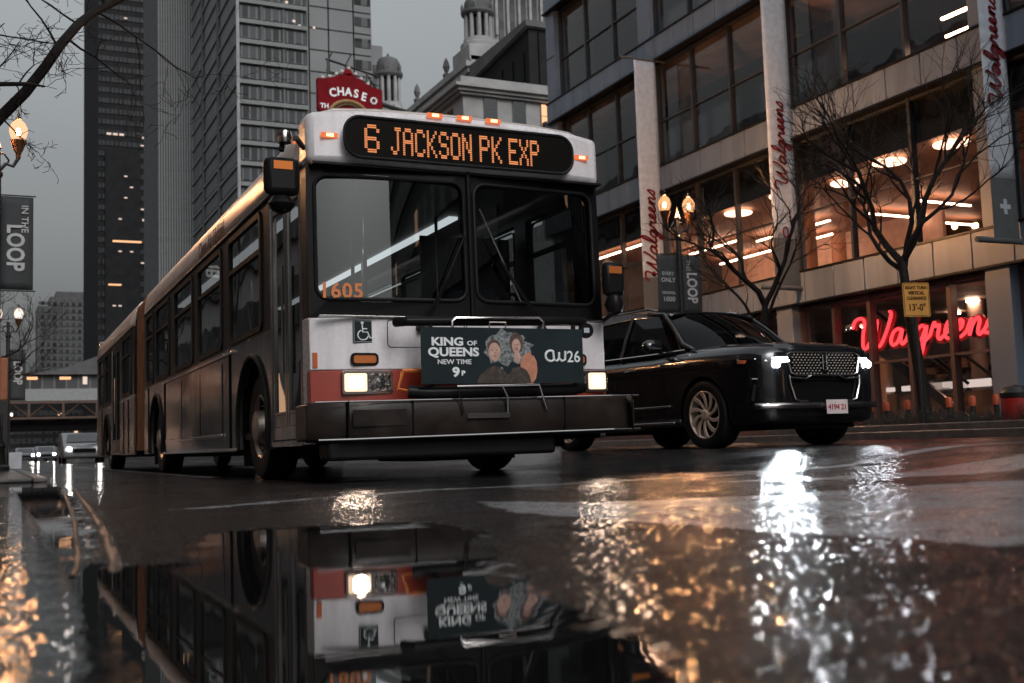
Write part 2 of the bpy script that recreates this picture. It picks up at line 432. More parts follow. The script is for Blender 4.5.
def road_material():
    m = bpy.data.materials.new('wet_asphalt'); n, l = nodes(m); p = n['Principled BSDF']
    def attr(a):
        x = n.new('ShaderNodeAttribute'); x.attribute_name = a; return x.outputs['Fac']
    def mth(op, a, b=None, c=None, clamp=False):
        x = n.new('ShaderNodeMath'); x.operation = op; x.use_clamp = clamp
        for i, v in enumerate((a, b, c)):
            if v is None: continue
            if isinstance(v, (int, float)): x.inputs[i].default_value = v
            else: l.new(v, x.inputs[i])
        return x.outputs[0]
    def rng(v, a, b, c, d):
        x = n.new('ShaderNodeMapRange'); l.new(v, x.inputs[0])
        for i, q in enumerate((a, b, c, d)): x.inputs[i+1].default_value = q
        return x.outputs[0]
    tc = n.new('ShaderNodeTexCoord').outputs['Object']
    def noi(s, d=4, sc=None):
        x = n.new('ShaderNodeTexNoise'); x.inputs['Scale'].default_value = s; x.inputs['Detail'].default_value = d
        if sc:
            mp = n.new('ShaderNodeMapping'); mp.inputs['Scale'].default_value = sc; l.new(tc, mp.inputs[0]); l.new(mp.outputs[0], x.inputs['Vector'])
        else: l.new(tc, x.inputs['Vector'])
        return x.outputs['Fac']
    w, fl, pa, rp = attr('water'), attr('film'), attr('paint'), attr('ripple')
    edge = noi(17, 7)
    wm = rng(mth('ADD', w, mth('MULTIPLY', mth('SUBTRACT', edge, 0.5), 1.9)), 0.42, 0.58, 0, 1)
    pm = rng(mth('ADD', pa, mth('MULTIPLY', mth('SUBTRACT', noi(9, 9), 0.5), 2.4)), 0.42, 0.85, 0, 1)
    dry = mth('SUBTRACT', 1.0, wm)
    mx = n.new('ShaderNodeMix'); mx.data_type = 'RGBA'
    grit = rng(noi(90, 3), 0.35, 0.7, 0, 1)
    g1 = n.new('ShaderNodeMix'); g1.data_type = 'RGBA'; g1.inputs[6].default_value = (0.005, 0.005, 0.0055, 1); g1.inputs[7].default_value = (0.024, 0.022, 0.0225, 1)
    l.new(grit, g1.inputs[0]); l.new(g1.outputs[2], mx.inputs[6])
    mx.inputs[7].default_value = (0.20, 0.205, 0.215, 1)
    l.new(mth('MULTIPLY', pm, dry), mx.inputs[0])
    m2 = n.new('ShaderNodeMix'); m2.data_type = 'RGBA'; l.new(mx.outputs[2], m2.inputs[6]); m2.inputs[7].default_value = (0.006, 0.006, 0.006, 1)
    l.new(wm, m2.inputs[0]); l.new(m2.outputs[2], p.inputs['Base Color'])
    # asphalt: mostly dull grit, with scattered wet facets that glint, and a mirror in the puddle
    vo = n.new('ShaderNodeTexVoronoi'); vo.inputs['Scale'].default_value = 190; vo.voronoi_dimensions = '2D'; l.new(tc, vo.inputs['Vector'])
    sep = n.new('ShaderNodeSeparateColor'); l.new(vo.outputs['Color'], sep.inputs[0])
    thr = rng(mth('ADD', mth('MULTIPLY', fl, 0.7), mth('MULTIPLY', noi(3.2, 5), 0.6)), 0.35, 1.35, 0.80, 0.10)
    fac = mth('GREATER_THAN', sep.outputs[2], thr)
    cb = n.new('ShaderNodeCombineXYZ')
    l.new(mth('MULTIPLY', mth('SUBTRACT', sep.outputs[0], 0.5), 0.30), cb.inputs[0]); l.new(mth('MULTIPLY', mth('SUBTRACT', sep.outputs[1], 0.5), 0.34), cb.inputs[1])
    sc = n.new('ShaderNodeVectorMath'); sc.operation = 'SCALE'; l.new(cb.outputs[0], sc.inputs[0]); l.new(mth('MULTIPLY', fac, dry), sc.inputs['Scale'])
    geo = n.new('ShaderNodeNewGeometry'); ad = n.new('ShaderNodeVectorMath'); ad.operation = 'ADD'; l.new(geo.outputs['Normal'], ad.inputs[0]); l.new(sc.outputs[0], ad.inputs[1])
    nm_ = n.new('ShaderNodeVectorMath'); nm_.operation = 'NORMALIZE'; l.new(ad.outputs[0], nm_.inputs[0])
    rg = mth('ADD', mth('MULTIPLY', mth('SUBTRACT', 1.0, fac), 0.62), mth('MULTIPLY', fac, rng(mth('FRACT', mth('MULTIPLY', sep.outputs[2], 17.0)), 0, 1, 0.05, 0.17)))
    rg = mth('MULTIPLY', rg, dry)
    rg = mth('ADD', rg, mth('MULTIPLY', wm, 0.012))
    l.new(rg, p.inputs['Roughness'])
    l.new(mth('ADD', 1.10, mth('MULTIPLY', mth('MAXIMUM', fac, wm), 0.40)), p.inputs['IOR'])
    # slow swell in the left-hand water
    b2 = n.new('ShaderNodeBump'); b2.inputs['Distance'].default_value = 0.014
    l.new(noi(8, 3, (1.0, 1.8, 1.0)), b2.inputs['Height']); l.new(mth('MULTIPLY', mth('ADD', mth('MULTIPLY', rp, 0.9), 0.012), wm), b2.inputs['Strength'])
    l.new(nm_.outputs[0], b2.inputs['Normal'])
    # the road further off: long low undulation that smears reflections
    b3 = n.new('ShaderNodeBump'); b3.inputs['Distance'].default_value = 0.015; b3.inputs['Strength'].default_value = 0.5
    l.new(noi(2.6, 5), b3.inputs['Height']); l.new(mth('MULTIPLY', dry, 0.5), b3.inputs['Strength'])
    l.new(b2.outputs[0], b3.inputs['Normal'])
    l.new(b3.outputs[0], p.inputs['Normal'])
    return m
me.materials.append(road_material())

# pavements and kerbs
M_pave = mat('wet_paving', (0.07, 0.066, 0.064), 0.22, var=0.25, vscale=3, bump=0.002, bscale=25, rvar=0.12)
s = MB(); s.box(15.18, 70, -60, 44, 0.0, 0.24); s.box(15.18, 26, 62, 160, 0.0, 0.24); o = s.build('pavement', M_pave, bevel=0.02); tag(o, kind='structure')
s = MB(); s.box(15.0, 15.178, -60, 44, 0.0, 0.245); s.box(15.0, 15.178, 62, 160, 0.0, 0.245); o = s.build('kerb', M_kerb, bevel=0.02); tag(o, kind='structure')
s = MB(); s.box(-9, 0.40, 13.6, 160, 0.0, 0.05); o = s.build('pavement', M_pave, bevel=0.02); tag(o, kind='structure')
# worn kerb edging that pokes out of the water on the near left
path = [(0.245, 2.62), (0.268, 2.84), (0.30, 3.3), (0.335, 3.95), (0.385, 4.8), (0.435, 5.9), (0.50, 7.4), (0.56, 8.8), (0.60, 9.7)]
s = MB()
def kerb_pt(t):
    f = t*(len(path)-1); i = min(int(f), len(path)-2); u = f-i
    return path[i][0]*(1-u)+path[i+1][0]*u, path[i][1]*(1-u)+path[i+1][1]*u
def kerb_fn(u, v):
    x, y = kerb_pt(v); k = noise.noise(Vector((u*3, y*9, 0)))*0.006+noise.noise(Vector((u*2, y*2.3, 4)))*0.006
    h = [0, 0.9, 1.0, 0.85, 0][round(u*4)]
    return (x+(u-0.5)*0.045+k*0.6, y, -0.012+h*(0.024+k)*min(1, v*8+0.3))
s.grid(kerb_fn, 4, 150); o = s.build('kerb', M_kerbd, smooth=60); tag(o, kind='structure')
s = MB()
def kerb_fn2(u, v):
    x, y = kerb_pt(v); k = noise.noise(Vector((u*3+9, y*7, 0)))*0.006
    h = [0, 0.9, 1.0, 0.85, 0][round(u*4)]
    return (x-0.085+(u-0.5)*0.03+k*0.6, y, -0.012+h*(0.017+k))
s.grid(kerb_fn2, 4, 120); o = s.build('gutter_edge', M_kerbd, smooth=60); tag(o, kind='structure')
# far kerb of the left pavement
s = MB(); s.box(0.402, 0.55, 13.4, 160, 0.0, 0.055); o = s.build('kerb', M_kerb, bevel=0.015); tag(o, kind='structure')

# ------------------------------------------------------------------ bus
BUS = empty('articulated_bus', (2.187, 8.2, 0))
tag(BUS, 'long articulated city bus with white front, amber route sign and glowing headlights', 'bus')
W = 2.6
def yf(x, z):           # plan curve and rake of the front
    u = (x-W/2)/(W/2)
    return 0.10*abs(u)**3.5 + 0.02*max(0, z-1.3)
# --- side walls with wheel arches
def arch(cy, r, cz=0.50, z0=0.28, n=12):
    a0 = math.asin((z0-cz)/r)
    return [(cy+r*math.cos(math.pi-a0+(2*a0-math.pi)*k/n), cz+r*math.sin(math.pi-a0+(2*a0-math.pi)*k/n)) for k in range(n+1)]
def side_panel(x, y0, y1, arches, th=0.04, zt=1.32):
    pts = [(y0, 0.28)]
    for c in arches: pts += arch(c, 0.64)
    pts += [(y1, 0.28), (y1, zt), (y0, zt)]
    return MB().prism([(x, a, b) for a, b in pts], (th if x < 1 else -th, 0, 0))
for x in (0.0, W):
    y0 = 1.40 if x == 0 else 0.12
    side_panel(x, y0, 10.3, [2.15, 8.85]).build('side_panel', M_side, BUS, bevel=0.006)
    side_panel(x, 11.75, 14.05, []).build('side_panel', M_side, BUS, bevel=0.006)
    side_panel(x, 15.70, 19.25, [16.72]).build('side_panel', M_side, BUS, bevel=0.006)
    sg = 1 if x == 0 else -1
    s = MB(); s.box(*sorted((x-sg*0.012, x-sg*0.001)), 3.63, 7.75, 0.46, 1.20); o = s.build('advert_board', M_side, BUS, bevel=0.004)
    MB().box(*sorted((x-sg*0.022, x-sg*0.002)), 3.60, 7.80, 0.425, 0.455).build('trim_strip', M_chrome, BUS, bevel=0.004)
    MB().box(*sorted((x-sg*0.016, x-sg*0.001)), 2.86, 8.15, 0.268, 0.30).build('trim_strip', M_chrome, BUS, bevel=0.004)
    for c in (2.15, 8.85, 16.72):
        s = MB(); P = [(x-sg*0.01, a, b) for a, b in arch(c, 0.655)]; s.tube(P, 0.022, 8); s.build('wheel_arch_trim', M_rub, BUS, smooth=True)
for x in (0.0, W):
    sg = 1 if x == 0 else -1
    for y, za, zb in ((3.2, 0.3, 1.30), (4.95, 0.47, 1.19), (6.35, 0.47, 1.19), (7.95, 0.3, 1.30), (9.75, 0.3, 1.3), (12.6, 0.3, 1.3), (13.4, 0.3, 1.3), (17.9, 0.3, 1.3)):
        if x: za = 0.3
        MB().box(*sorted((x-sg*0.0145, x-sg*0.001)), y, y+0.012, za, zb).build('panel_seam', M_dark, BUS)
    MB().box(*sorted((x-sg*0.018, x-sg*0.001)), 2.95, 8.1, 1.255, 1.285).build('rub_rail', M_chrome, BUS, bevel=0.004)
    for k, (ya, yb) in enumerate(((12.0, 14.0), (15.8, 16.05))): MB().box(*sorted((x-sg*0.016, x-sg*0.001)), ya, yb, 1.255, 1.285).build('rub_rail', M_chrome, BUS, bevel=0.004)
# --- skirt below, chassis
s = MB(); s.box(0.30, 2.30, 0.3, 10.1, 0.22, 0.5); s.box(0.30, 2.30, 12.0, 19.0, 0.24, 0.5)
s.box(0.9, 1.7, 0.05, 1.2, 0.14, 0.3); s.build('chassis', M_dark, BUS)
# --- window band: black posts around windows, window frames and panes
wins = [(1.70, 3.25), (3.63, 5.15), (5.52, 7.02), (7.50, 8.88), (9.18, 10.02), (12.15, 13.65), (15.95, 17.15), (17.45, 18.75)]
def band(x, spans, z0=1.32, z1=2.50):
    s = MB(); sg = 1 if x < 1 else -1
    for a, b in spans: s.box(*sorted((x+sg*0.004, x+sg*0.045)), a, b, z0, z1)
    return s
for x in (0.0, W):
    ws = wins if x == 0 else [(0.45, 1.45)]+wins+[(14.2, 15.6)]
    seg = [(1.40 if x == 0 else 0.12, 10.3), (11.75, 14.05 if x == 0 else 19.25)] + ([(15.70, 19.25)] if x == 0 else [])
    s = MB(); sg = 1 if x < 1 else -1
    xa, xb = sorted((x+sg*0.004, x+sg*0.045))
    for a, b in seg:
        inside = [w for w in ws if w[0] > a and w[1] < b]
        c = a
        for w in inside: s.box(xa, xb, c, w[0], 1.322, 2.50); c = w[1]
        s.box(xa, xb, c, b, 1.322, 2.50)
        for w in inside: s.box(xa, xb, w[0], w[1], 1.322, 1.36); s.box(xa, xb, w[0], w[1], 2.44, 2.50)
    s.build('window_band', M_blk, BUS)
    for (a, b) in ws:
        s = MB(); xo = x-sg*0.012
        o_ = rrect(a, b, 1.345, 2.45, 0.09); i_ = rrect(a+0.055, b-0.055, 1.40, 2.395, 0.06); n_ = len(o_)
        vs = [(xo, p[0], p[1]) for p in o_]+[(xo, p[0], p[1]) for p in i_]+[(xo+sg*0.05, p[0], p[1]) for p in o_]+[(xo+sg*0.05, p[0], p[1]) for p in i_]
        fs = []
        for k in range(n_):
            j = (k+1) % n_
            fs += [(k, j, n_+j, n_+k), (k, 2*n_+k, 2*n_+j, j), (n_+k, n_+j, 3*n_+j, 3*n_+k)]
        s.add(vs, fs); s.box(*sorted((xo, xo+sg*0.05)), a+0.05, b-0.05, 2.06, 2.10)
        fr = s.build('window', M_rub, BUS)
        MB().poly([(x+sg*0.012, a+0.03, 1.37), (x+sg*0.012, b-0.03, 1.37), (x+sg*0.012, b-0.03, 2.42), (x+sg*0.012, a+0.03, 2.42)]).build('pane', M_gl_bus, fr)
# --- roof shell and cove
def roof_pts(w0=0.0):
    half = [(0.0, 2.495), (0.004, 2.62), (0.02, 2.74), (0.055, 2.84), (0.12, 2.92), (0.24, 2.965), (0.6, 2.995), (1.3, 3.01)]
    return half + [(W-x, z) for x, z in half[-2::-1]]
RP = roof_pts()
def roof(y0, y1, name, m, sc=1.0):
    s = MB(); ys = np.linspace(y0, y1, 12)
    s.grid(lambda u, v: (RP[round(u*(len(RP)-1))][0], y0+(y1-y0)*v, RP[round(u*(len(RP)-1))][1]), len(RP)-1, 8)
    return s.build(name, m, BUS, smooth=50, solid=0.03)
roof(0.13, 10.3, 'roof', M_cove); roof(11.75, 19.25, 'roof', M_cove)
for x in (0.0, W):
    sg = 1 if x == 0 else -1
    MB().tube([(x-sg*0.008, 0.2, 2.50), (x-sg*0.008, 10.28, 2.50)], 0.014, 6).build('gutter', M_blk, BUS)
    MB().tube([(x-sg*0.008, 11.78, 2.50), (x-sg*0.008, 19.2, 2.50)], 0.014, 6).build('gutter', M_blk, BUS)
s = MB(); s.box(0.5, 2.1, 1.5, 3.4, 2.99, 3.05); s.build('roof_hatch', M_cove, BUS, bevel=0.03)
s = MB(); s.box(0.45, 2.15, 13.0, 16.6, 2.98, 3.18); s.build('roof_unit', M_cove, BUS, bevel=0.06)
# --- bellows
s = MB(); NB = 15
ring = [(0.05, 0.34)]+[(x if 0.05 < x < W-0.05 else (0.05 if x <= 0.05 else W-0.05), z-0.03) for x, z in RP]+[(W-0.05, 0.34)]
def bel(u, v):
    k = round(v*NB*2); i = round(u*(len(ring)-1)); x, z = ring[i]
    d = 0.045 if k % 2 else 0.0
    cx, cz = W/2, 1.6
    L = math.hypot(x-cx, z-cz)
    return (x+(cx-x)/L*d, 10.3+1.45*v, z+(cz-z)/L*d)
s.grid(bel, len(ring)-1, NB*2); s.build('bellows', M_bell, BUS, smooth=20)
# --- rear end
MB().box(0.02, W-0.02, 19.25, 19.33, 0.3, 2.97).build('rear_panel', M_side, BUS, bevel=0.05)
# --- doors on the kerb side
def door(y0, y1, leaves):
    d = MB()
    d.box(0.0, 0.05, y0-0.045, y0, 0.30, 2.49); d.box(0.0, 0.05, y1, y1+0.045, 0.30, 2.49); d.box(0.0, 0.05, y0, y1, 2.42, 2.49); d.box(0.0, 0.05, y0, y1, 0.29, 0.34)
    do = d.build('door', M_side, BUS, bevel=0.004)
    n = leaves; w = (y1-y0)/n
    for k in range(n):
        a, b = y0+k*w+0.006, y0+(k+1)*w-0.006; s = MB()
        s.box(0.01, 0.045, a, a+0.06, 0.35, 2.41); s.box(0.01, 0.045, b-0.06, b, 0.35, 2.41); s.box(0.01, 0.045, a+0.06, b-0.06, 0.35, 0.46); s.box(0.01, 0.045, a+0.06, b-0.06, 2.30, 2.41); s.box(0.01, 0.045, a+0.06, b-0.06, 0.56, 0.585)
        s.box(0.012, 0.03, a+0.06, b-0.06, 0.46, 0.56)
        s.build('door_leaf', M_side if y0 < 5 else M_blk, do, bevel=0.003)
        MB().poly([(0.028, a+0.05, 0.57), (0.028, b-0.05, 0.57), (0.028, b-0.05, 2.32), (0.028, a+0.05, 2.32)]).build('pane', M_gl_bus, do)
    for k in (0.45, 0.52):
        pass
    MB().tube([(-0.02, y0+0.5*(y1-y0), 0.9), (-0.02, y0+0.5*(y1-y0), 1.8)], 0.012, 6).build('handle', M_chrome, do)
door(0.33, 1.35, 2); door(14.10, 15.66, 2)
# --- wheels
def bus_wheel(x, y, side):
    wh = empty('wheel', (x, y, 0.49)); wh.parent = BUS
    sg = -1 if side == 0 else 1
    T = [(0.30, -0.13), (0.40, -0.145), (0.465, -0.135), (0.49, -0.10), (0.492, 0.10), (0.465, 0.135), (0.40, 0.145), (0.30, 0.13)]
    MB().lathe(T, 36, axis='x', caps=False).build('tyre', M_rub, wh, smooth=40)
    Rr = [(0.302, 0.128), (0.285, 0.135), (0.27, 0.12), (0.25, 0.05), (0.19, 0.075), (0.165, 0.085), (0.15, 0.12), (0.145, 0.175), (0.09, 0.19), (0.0, 0.19)]
    rim = MB().lathe([(r, h*sg) for r, h in Rr], 36, axis='x', caps=False)
    for k in range(10):
        a = 2*math.pi*k/10; rim.lathe([(0.016, 0.06*sg), (0.016, 0.105*sg), (0.0, 0.108*sg)], 8, c=(0, 0.205*math.cos(a), 0.205*math.sin(a)), axis='x')
    rim.build('rim', M_rim, wh, smooth=35)
    holes = MB()
    for k in range(10):
        a = 2*math.pi*(k+0.5)/10; holes.lathe([(0.020, 0.060*sg), (0.0, 0.064*sg)], 10, c=(0, 0.232*math.cos(a), 0.232*math.sin(a)), axis='x')
    holes.build('vent_holes', M_dark, wh)
for y in (2.15, 8.85, 16.72):
    bus_wheel(0.20, y, 0); bus_wheel(W-0.20, y, 1)
for y in (2.15, 8.85, 16.72):
    s = MB()
    for x0, x1 in ((0.05, 0.62), (1.98, 2.55)):
        s.grid(lambda u, v: (x0+(x1-x0)*u, y+0.62*math.cos(math.pi*v), 0.50+0.62*math.sin(math.pi*v)), 1, 16)
    s.box(0.3, 2.3, y-0.06, y+0.06, 0.40, 0.55)
    s.build('wheel_housing', M_dark, BUS)
for y in (2.95, 9.7): 
    for x in (0.08, 2.12): MB().box(x, x+0.4, y, y+0.02, 0.12, 0.55).build('mudflap', M_rub, BUS)
# --- front: header, windshield frame, lower front, red band
def front_grid(z0, z1, x0=0.0, x1=W, dy=0.0, nu=26, nv=4, top=None):
    s = MB()
    def fn(u, v):
        x = x0+(x1-x0)*u; z = z0+(z1-z0)*v
        if top: z = z0+(top(x)-z0)*v
        return (x, yf(x, z)+dy, z)
    s.grid(fn, nu, nv); return s
def front_solid(name, z0, z1, m, dy=0.0, depth=0.10, x0=0.0, x1=W, top=None, bevel=0.012, parent=None, nu=26):
    s = MB(); xs = [x0+(x1-x0)*k/nu for k in range(nu+1)]
    zt = [top(x) if top else z1 for x in xs]
    F = [(x, yf(x, z0)+dy, z0) for x in xs]; T = [(x, yf(x, z)+dy, z) for x, z in zip(xs, zt)]
    B = [(x, yf(x, z0)+dy+depth, z0) for x in xs]; K = [(x, yf(x, z)+dy+depth, z) for x, z in zip(xs, zt)]
    n = nu+1; vs = F+T+B+K; fs = []
    for k in range(nu):
        fs += [(k, k+1, n+k+1, n+k), (2*n+k+1, 2*n+k, 3*n+k, 3*n+k+1), (n+k, n+k+1, 3*n+k+1, 3*n+k), (k+1, k, 2*n+k, 2*n+k+1)]
    fs += [(0, n, 3*n, 2*n), (nu, 2*n+nu, 3*n+nu, n+nu)]
    s.add(vs, fs); return s.build(name, m, parent or BUS, bevel=bevel)
crown = lambda x: 2.945-0.05*abs((x-W/2)/(W/2))**3
front_solid('header', 2.485, 0, M_white, dy=-0.085, depth=0.30, top=crown, bevel=0.055)
MB().box(0.02, W-0.02, -0.03, 0.12, 2.465, 2.483).build('header_lip', M_blk, BUS)
# black surround of the windscreens with two real openings
openL = rrect(0.06, 1.285, 1.42, 2.40, 0.10); openR = rrect(1.375, 2.52, 1.42, 2.40, 0.10)
def ring_panel(x0, x1, z0, z1, hole, dy, m, name, th=0.05):
    s = MB(); outer = []
    cx = sum(p[0] for p in hole)/len(hole); cz = sum(p[1] for p in hole)/len(hole)
    for (hx, hz) in hole:      # outer rectangle point along the same direction
        dx, dz = hx-cx, hz-cz
        t = min(((x1-cx)/dx if dx > 0 else (x0-cx)/dx) if abs(dx) > 1e-9 else 1e9, ((z1-cz)/dz if dz > 0 else (z0-cz)/dz) if abs(dz) > 1e-9 else 1e9)
        outer.append((cx+dx*t, cz+dz*t))
    for q in ((x0, z0), (x0, z1), (x1, z0), (x1, z1)):
        k = min(range(len(outer)), key=lambda i: (outer[i][0]-q[0])**2+(outer[i][1]-q[1])**2); outer[k] = q
    n = len(hole)
    P = lambda p, d: (p[0], yf(p[0], p[1])+dy+d, p[1])
    vs = [P(p, 0) for p in outer]+[P(p, 0) for p in hole]+[P(p, th) for p in hole]
    fs = []
    for k in range(n):
        j = (k+1) % n; fs += [(k, j, n+j, n+k), (n+k, n+j, 2*n+j, 2*n+k)]
    s.add(vs, fs); return s.build(name, m, BUS)
ring_panel(0.0, 1.33, 1.272, 2.495, openL, -0.02, M_blk, 'windshield_frame')
ring_panel(1.33, W, 1.272, 2.495, openR, -0.02, M_blk, 'windshield_frame')
MB().tube([(1.33, yf(1.33, 1.4)-0.03, 1.30), (1.33, yf(1.33, 2.4)-0.03, 2.49)], 0.022, 8).build('centre_post', M_blk, BUS, smooth=True)
for hole in (openL, openR):
    P = [(x, yf(x, z)-0.024, z) for x, z in hole]
    MB().tube(P, 0.016, 8, closed=True).build('windshield_seal', M_rub, BUS, smooth=True)
    s = MB(); x0 = min(p[0] for p in hole)-0.01; x1 = max(p[0] for p in hole)+0.01
    s.grid(lambda u, v: (x0+(x1-x0)*u, yf(x0+(x1-x0)*u, 1.4+1.02*v)+0.004, 1.4+1.02*v), 12, 4)
    s.build('windshield', M_gl_ws, BUS, smooth=True)
for x in (0.0, W):      # corner posts closing front to side
    sg = 1 if x == 0 else -1
    MB().box(*sorted((x+sg*0.001, x+sg*0.05)), 0.10, 0.33 if x == 0 else 0.12, 1.28, 2.495).build('corner_post', M_blk, BUS, bevel=0.006)
    MB().box(*sorted((x+sg*0.001, x+sg*0.05)), 0.10, 0.285 if x == 0 else 0.12, 0.30, 1.278).build('corner_post', M_white, BUS, bevel=0.006)
front_solid('front_panel', 0.865, 1.27, M_white, dy=-0.03, depth=0.10, bevel=0.008)
front_solid('red_band', 0.60, 0.862, M_red, dy=-0.028, depth=0.10, bevel=0.006)
# ledge under windscreen
MB().box(0.05, 2.55, -0.045, 0.0, 1.268, 1.284).build('cowl_trim', M_chrome, BUS, bevel=0.003)
# access hatches: thin dark outlines
def outline(x0, x1, z0, z1, r=0.03, rad=0.004, name='access_hatch'):
    P = [(x, yf(x, z)-0.032, z) for x, z in rrect(x0, x1, z0, z1, r)]
    MB().tube(P, rad, 5, closed=True).build(name, M_rub, BUS)
outline(0.60, 1.25, 1.04, 1.255); outline(1.27, 2.33, 1.04, 1.255)
# wheelchair symbol
ys = yf(0.41, 1.16)-0.033
sy = MB().prism([(a, ys, b) for a, b in rrect(0.325, 0.50, 1.075, 1.25, 0.012)], (0, -0.003, 0)).build('wheelchair_sign', M_ad, BUS)
s = MB(); q = ys-0.004
P = lambda x, z: (0.325+x*0.175, q, 1.075+z*0.175)
s.tube([P(.42, .80), P(.44, .47), P(.66, .47), P(.78, .20), P(.88, .24)], 0.0055, 6)
s.tube([P(.44, .62), P(.64, .62)], 0.005, 6)
s.tube([P(.45+.24*math.cos(a), .34+.22*math.sin(a)) for a in [R(d) for d in range(110, 360, 20)]], 0.005, 6)
s.lathe([(0.0, -0.004), (0.012, -0.002), (0.012, 0.003), (0, .004)], 10, c=P(.42, .88), axis='y')
s.tube([P(.04, .04), P(.96, .04), P(.96, .96), P(.04, .96)], 0.002, 4, closed=True)
s.build('symbol', M_txt_w, sy)
# recessed amber turn lamps
for x0, x1 in ((0.30, 0.525), (2.16, 2.38)):
    yy = yf((x0+x1)/2, 0.95)-0.034
    f = MB().prism([(a, yy, b) for a, b in rrect(x0, x1, 0.895, 0.995, 0.035)], (0, -0.012, 0)).build('turn_lamp', M_blk, BUS, bevel=0.003)
    MB().prism([(a, yy-0.013, b) for a, b in rrect(x0+.022, x1-.022, 0.915, 0.975, 0.02)], (0, -0.004, 0)).build('lens', mat('amber_lens', (0.45, 0.12, 0.02), 0.3, bump=0.004, bscale=60), f)
# headlamps
def bus_head(x0, x1, hot_left):
    yy = yf((x0+x1)/2, 0.76)-0.034
    h = MB(); 
    h.prism([(a, yy, b) for a, b in rrect(x0, x1, 0.672, 0.858, 0.02)], (0, -0.015, 0))
    ho = h.build('headlight', M_chrome, BUS, bevel=0.004)
    xm = (x0+x1)/2
    for k, (a, b) in enumerate(((x0+0.02, xm-0.008), (xm+0.008, x1-0.02))):
        hot = (k == 0) == hot_left
        if hot: MB().prism([(p, yy-0.017, q_) for p, q_ in rrect(a, b, 0.695, 0.835, 0.015)], (0, -0.006, 0)).build('lit_lamp', M_head, ho); MB().prism([(p, yy-0.024, q_) for p, q_ in rrect(a+0.03, b-0.03, 0.72, 0.81, 0.03)], (0, -0.003, 0)).build('bulb_glow', M_headc, ho)
        else:
            MB().prism([(p, yy-0.016, q_) for p, q_ in rrect(a, b, 0.695, 0.835, 0.015)], (0, -0.003, 0)).build('lamp_bowl', mat('lamp_reflector', (0.16, 0.14, 0.13), 0.25, metal=1.0, bump=0.01, bscale=30), ho)
            MB().lathe([(0.045, -0.005), (0.04, -0.012), (0.0, -0.02)], 14, c=((a+b)/2, yy-0.015, 0.765), axis='y').build('lamp_lens', M_gl_tower, ho)
bus_head(0.225, 0.635, True); bus_head(2.20, 2.58, False)
for x in (0.33, 2.48): spot('headlight_light', BUS, (x, -0.08, 0.765), (0, -1, -0.03), 17, (1.0, 0.74, 0.55), 0.06, 130)
MB().box(0.02, 0.055, yf(0.04, .91)-0.045, yf(0.04, .91)-0.03, 0.885, 1.0).build('side_reflector', mat('orange_reflector', (0.5, 0.10, 0.02), 0.3), BUS)
# marker lamps on header
def marker(x, z, w=0.135, h=0.042, y=None):
    yy = (yf(x, z)-0.092) if y is None else y
    m_ = MB().box(x-w/2, x+w/2, yy-0.016, yy, z-h/2, z+h/2).build('marker_lamp', M_amb, BUS, bevel=0.006)
    MB().box(x-w*0.20, x+w*0.24, yy-0.020, yy-0.0165, z-h*0.30, z+h*0.30).build('bulb', M_ambcore, m_)
marker(0.165, 2.70); marker(2.40, 2.70); marker(1.03, 2.925); marker(1.29, 2.928); marker(1.55, 2.928)
sm = MB().box(-0.012, 0.006, 0.36, 0.44, 2.735, 2.775).build('marker_lamp', M_amb, BUS)
# destination sign
yy = -0.092
sp = rrect(0.260, 2.265, 2.520, 2.845, 0.13, 6)
sgn = MB().prism([(a, yy, b) for a, b in sp], (0, -0.010, 0)).build('route_sign', M_signblk, BUS)
MB().tube([(a, yy-0.010, b) for a, b in sp], 0.014, 8, closed=True).build('sign_seal', M_rub, sgn, smooth=True)
FONT = {'6': '01110 10001 10000 11110 10001 10001 01110', 'J': '00111 00010 00010 00010 00010 10010 01100', 'A': '01110 10001 10001 11111 10001 10001 10001',
 'C': '01110 10001 10000 10000 10000 10001 01110', 'K': '10001 10010 10100 11000 10100 10010 10001', 'S': '01110 10001 10000 01110 00001 10001 01110',
 'O': '01110 10001 10001 10001 10001 10001 01110', 'N': '10001 11001 10101 10101 10011 10001 10001', 'P': '11110 10001 10001 11110 10000 10000 10000',
 'E': '11111 10000 10000 11110 10000 10000 11111', 'X': '10001 10001 01010 00100 01010 10001 10001'}
s = MB()
def led_text(s, body, x0, x1, z0, z1, y):
    cols = sum((6 if c != ' ' else 4) for c in body)-1
    dx = (x1-x0)/cols; dz = (z1-z0)/14; cx = 0
    for c in body:
        if c == ' ': cx += 4; continue
        rows = FONT[c].split()
        for r_ in range(7):
            for k in range(5):
                if rows[r_][k] == '1':
                    for sub in (0, 1):
                        for half in (0, 1):
                            X = x0+(cx+k+(0.25 if half == 0 else 0.75)-0.25)*dx; Z = z1-(r_*2+sub+0.5)*dz
                            s.box(X-dx*0.20, X+dx*0.20, y-0.002, y, Z-dz*0.34, Z+dz*0.34)
        cx += 6
for wd, a_, b_, c_, d_ in (('6', 0.425, 0.548, 2.562, 2.790), ('JACKSON', 0.640, 1.336, 2.562, 2.785), ('PK', 1.405, 1.605, 2.562, 2.785), ('EXP', 1.668, 1.950, 2.562, 2.785)):
    s = MB(); led_text(s, wd, a_, b_, c_, d_, yy-0.0115); s.build('led_word', M_led, sgn)
text('fleet_number', '1605', emit('number_glow', (1.0, 0.36, 0.15), 0.42), BUS, (0.25, 0.028, 1.478), 0.165, bold=0.004, sx=1.0, space=1.1)
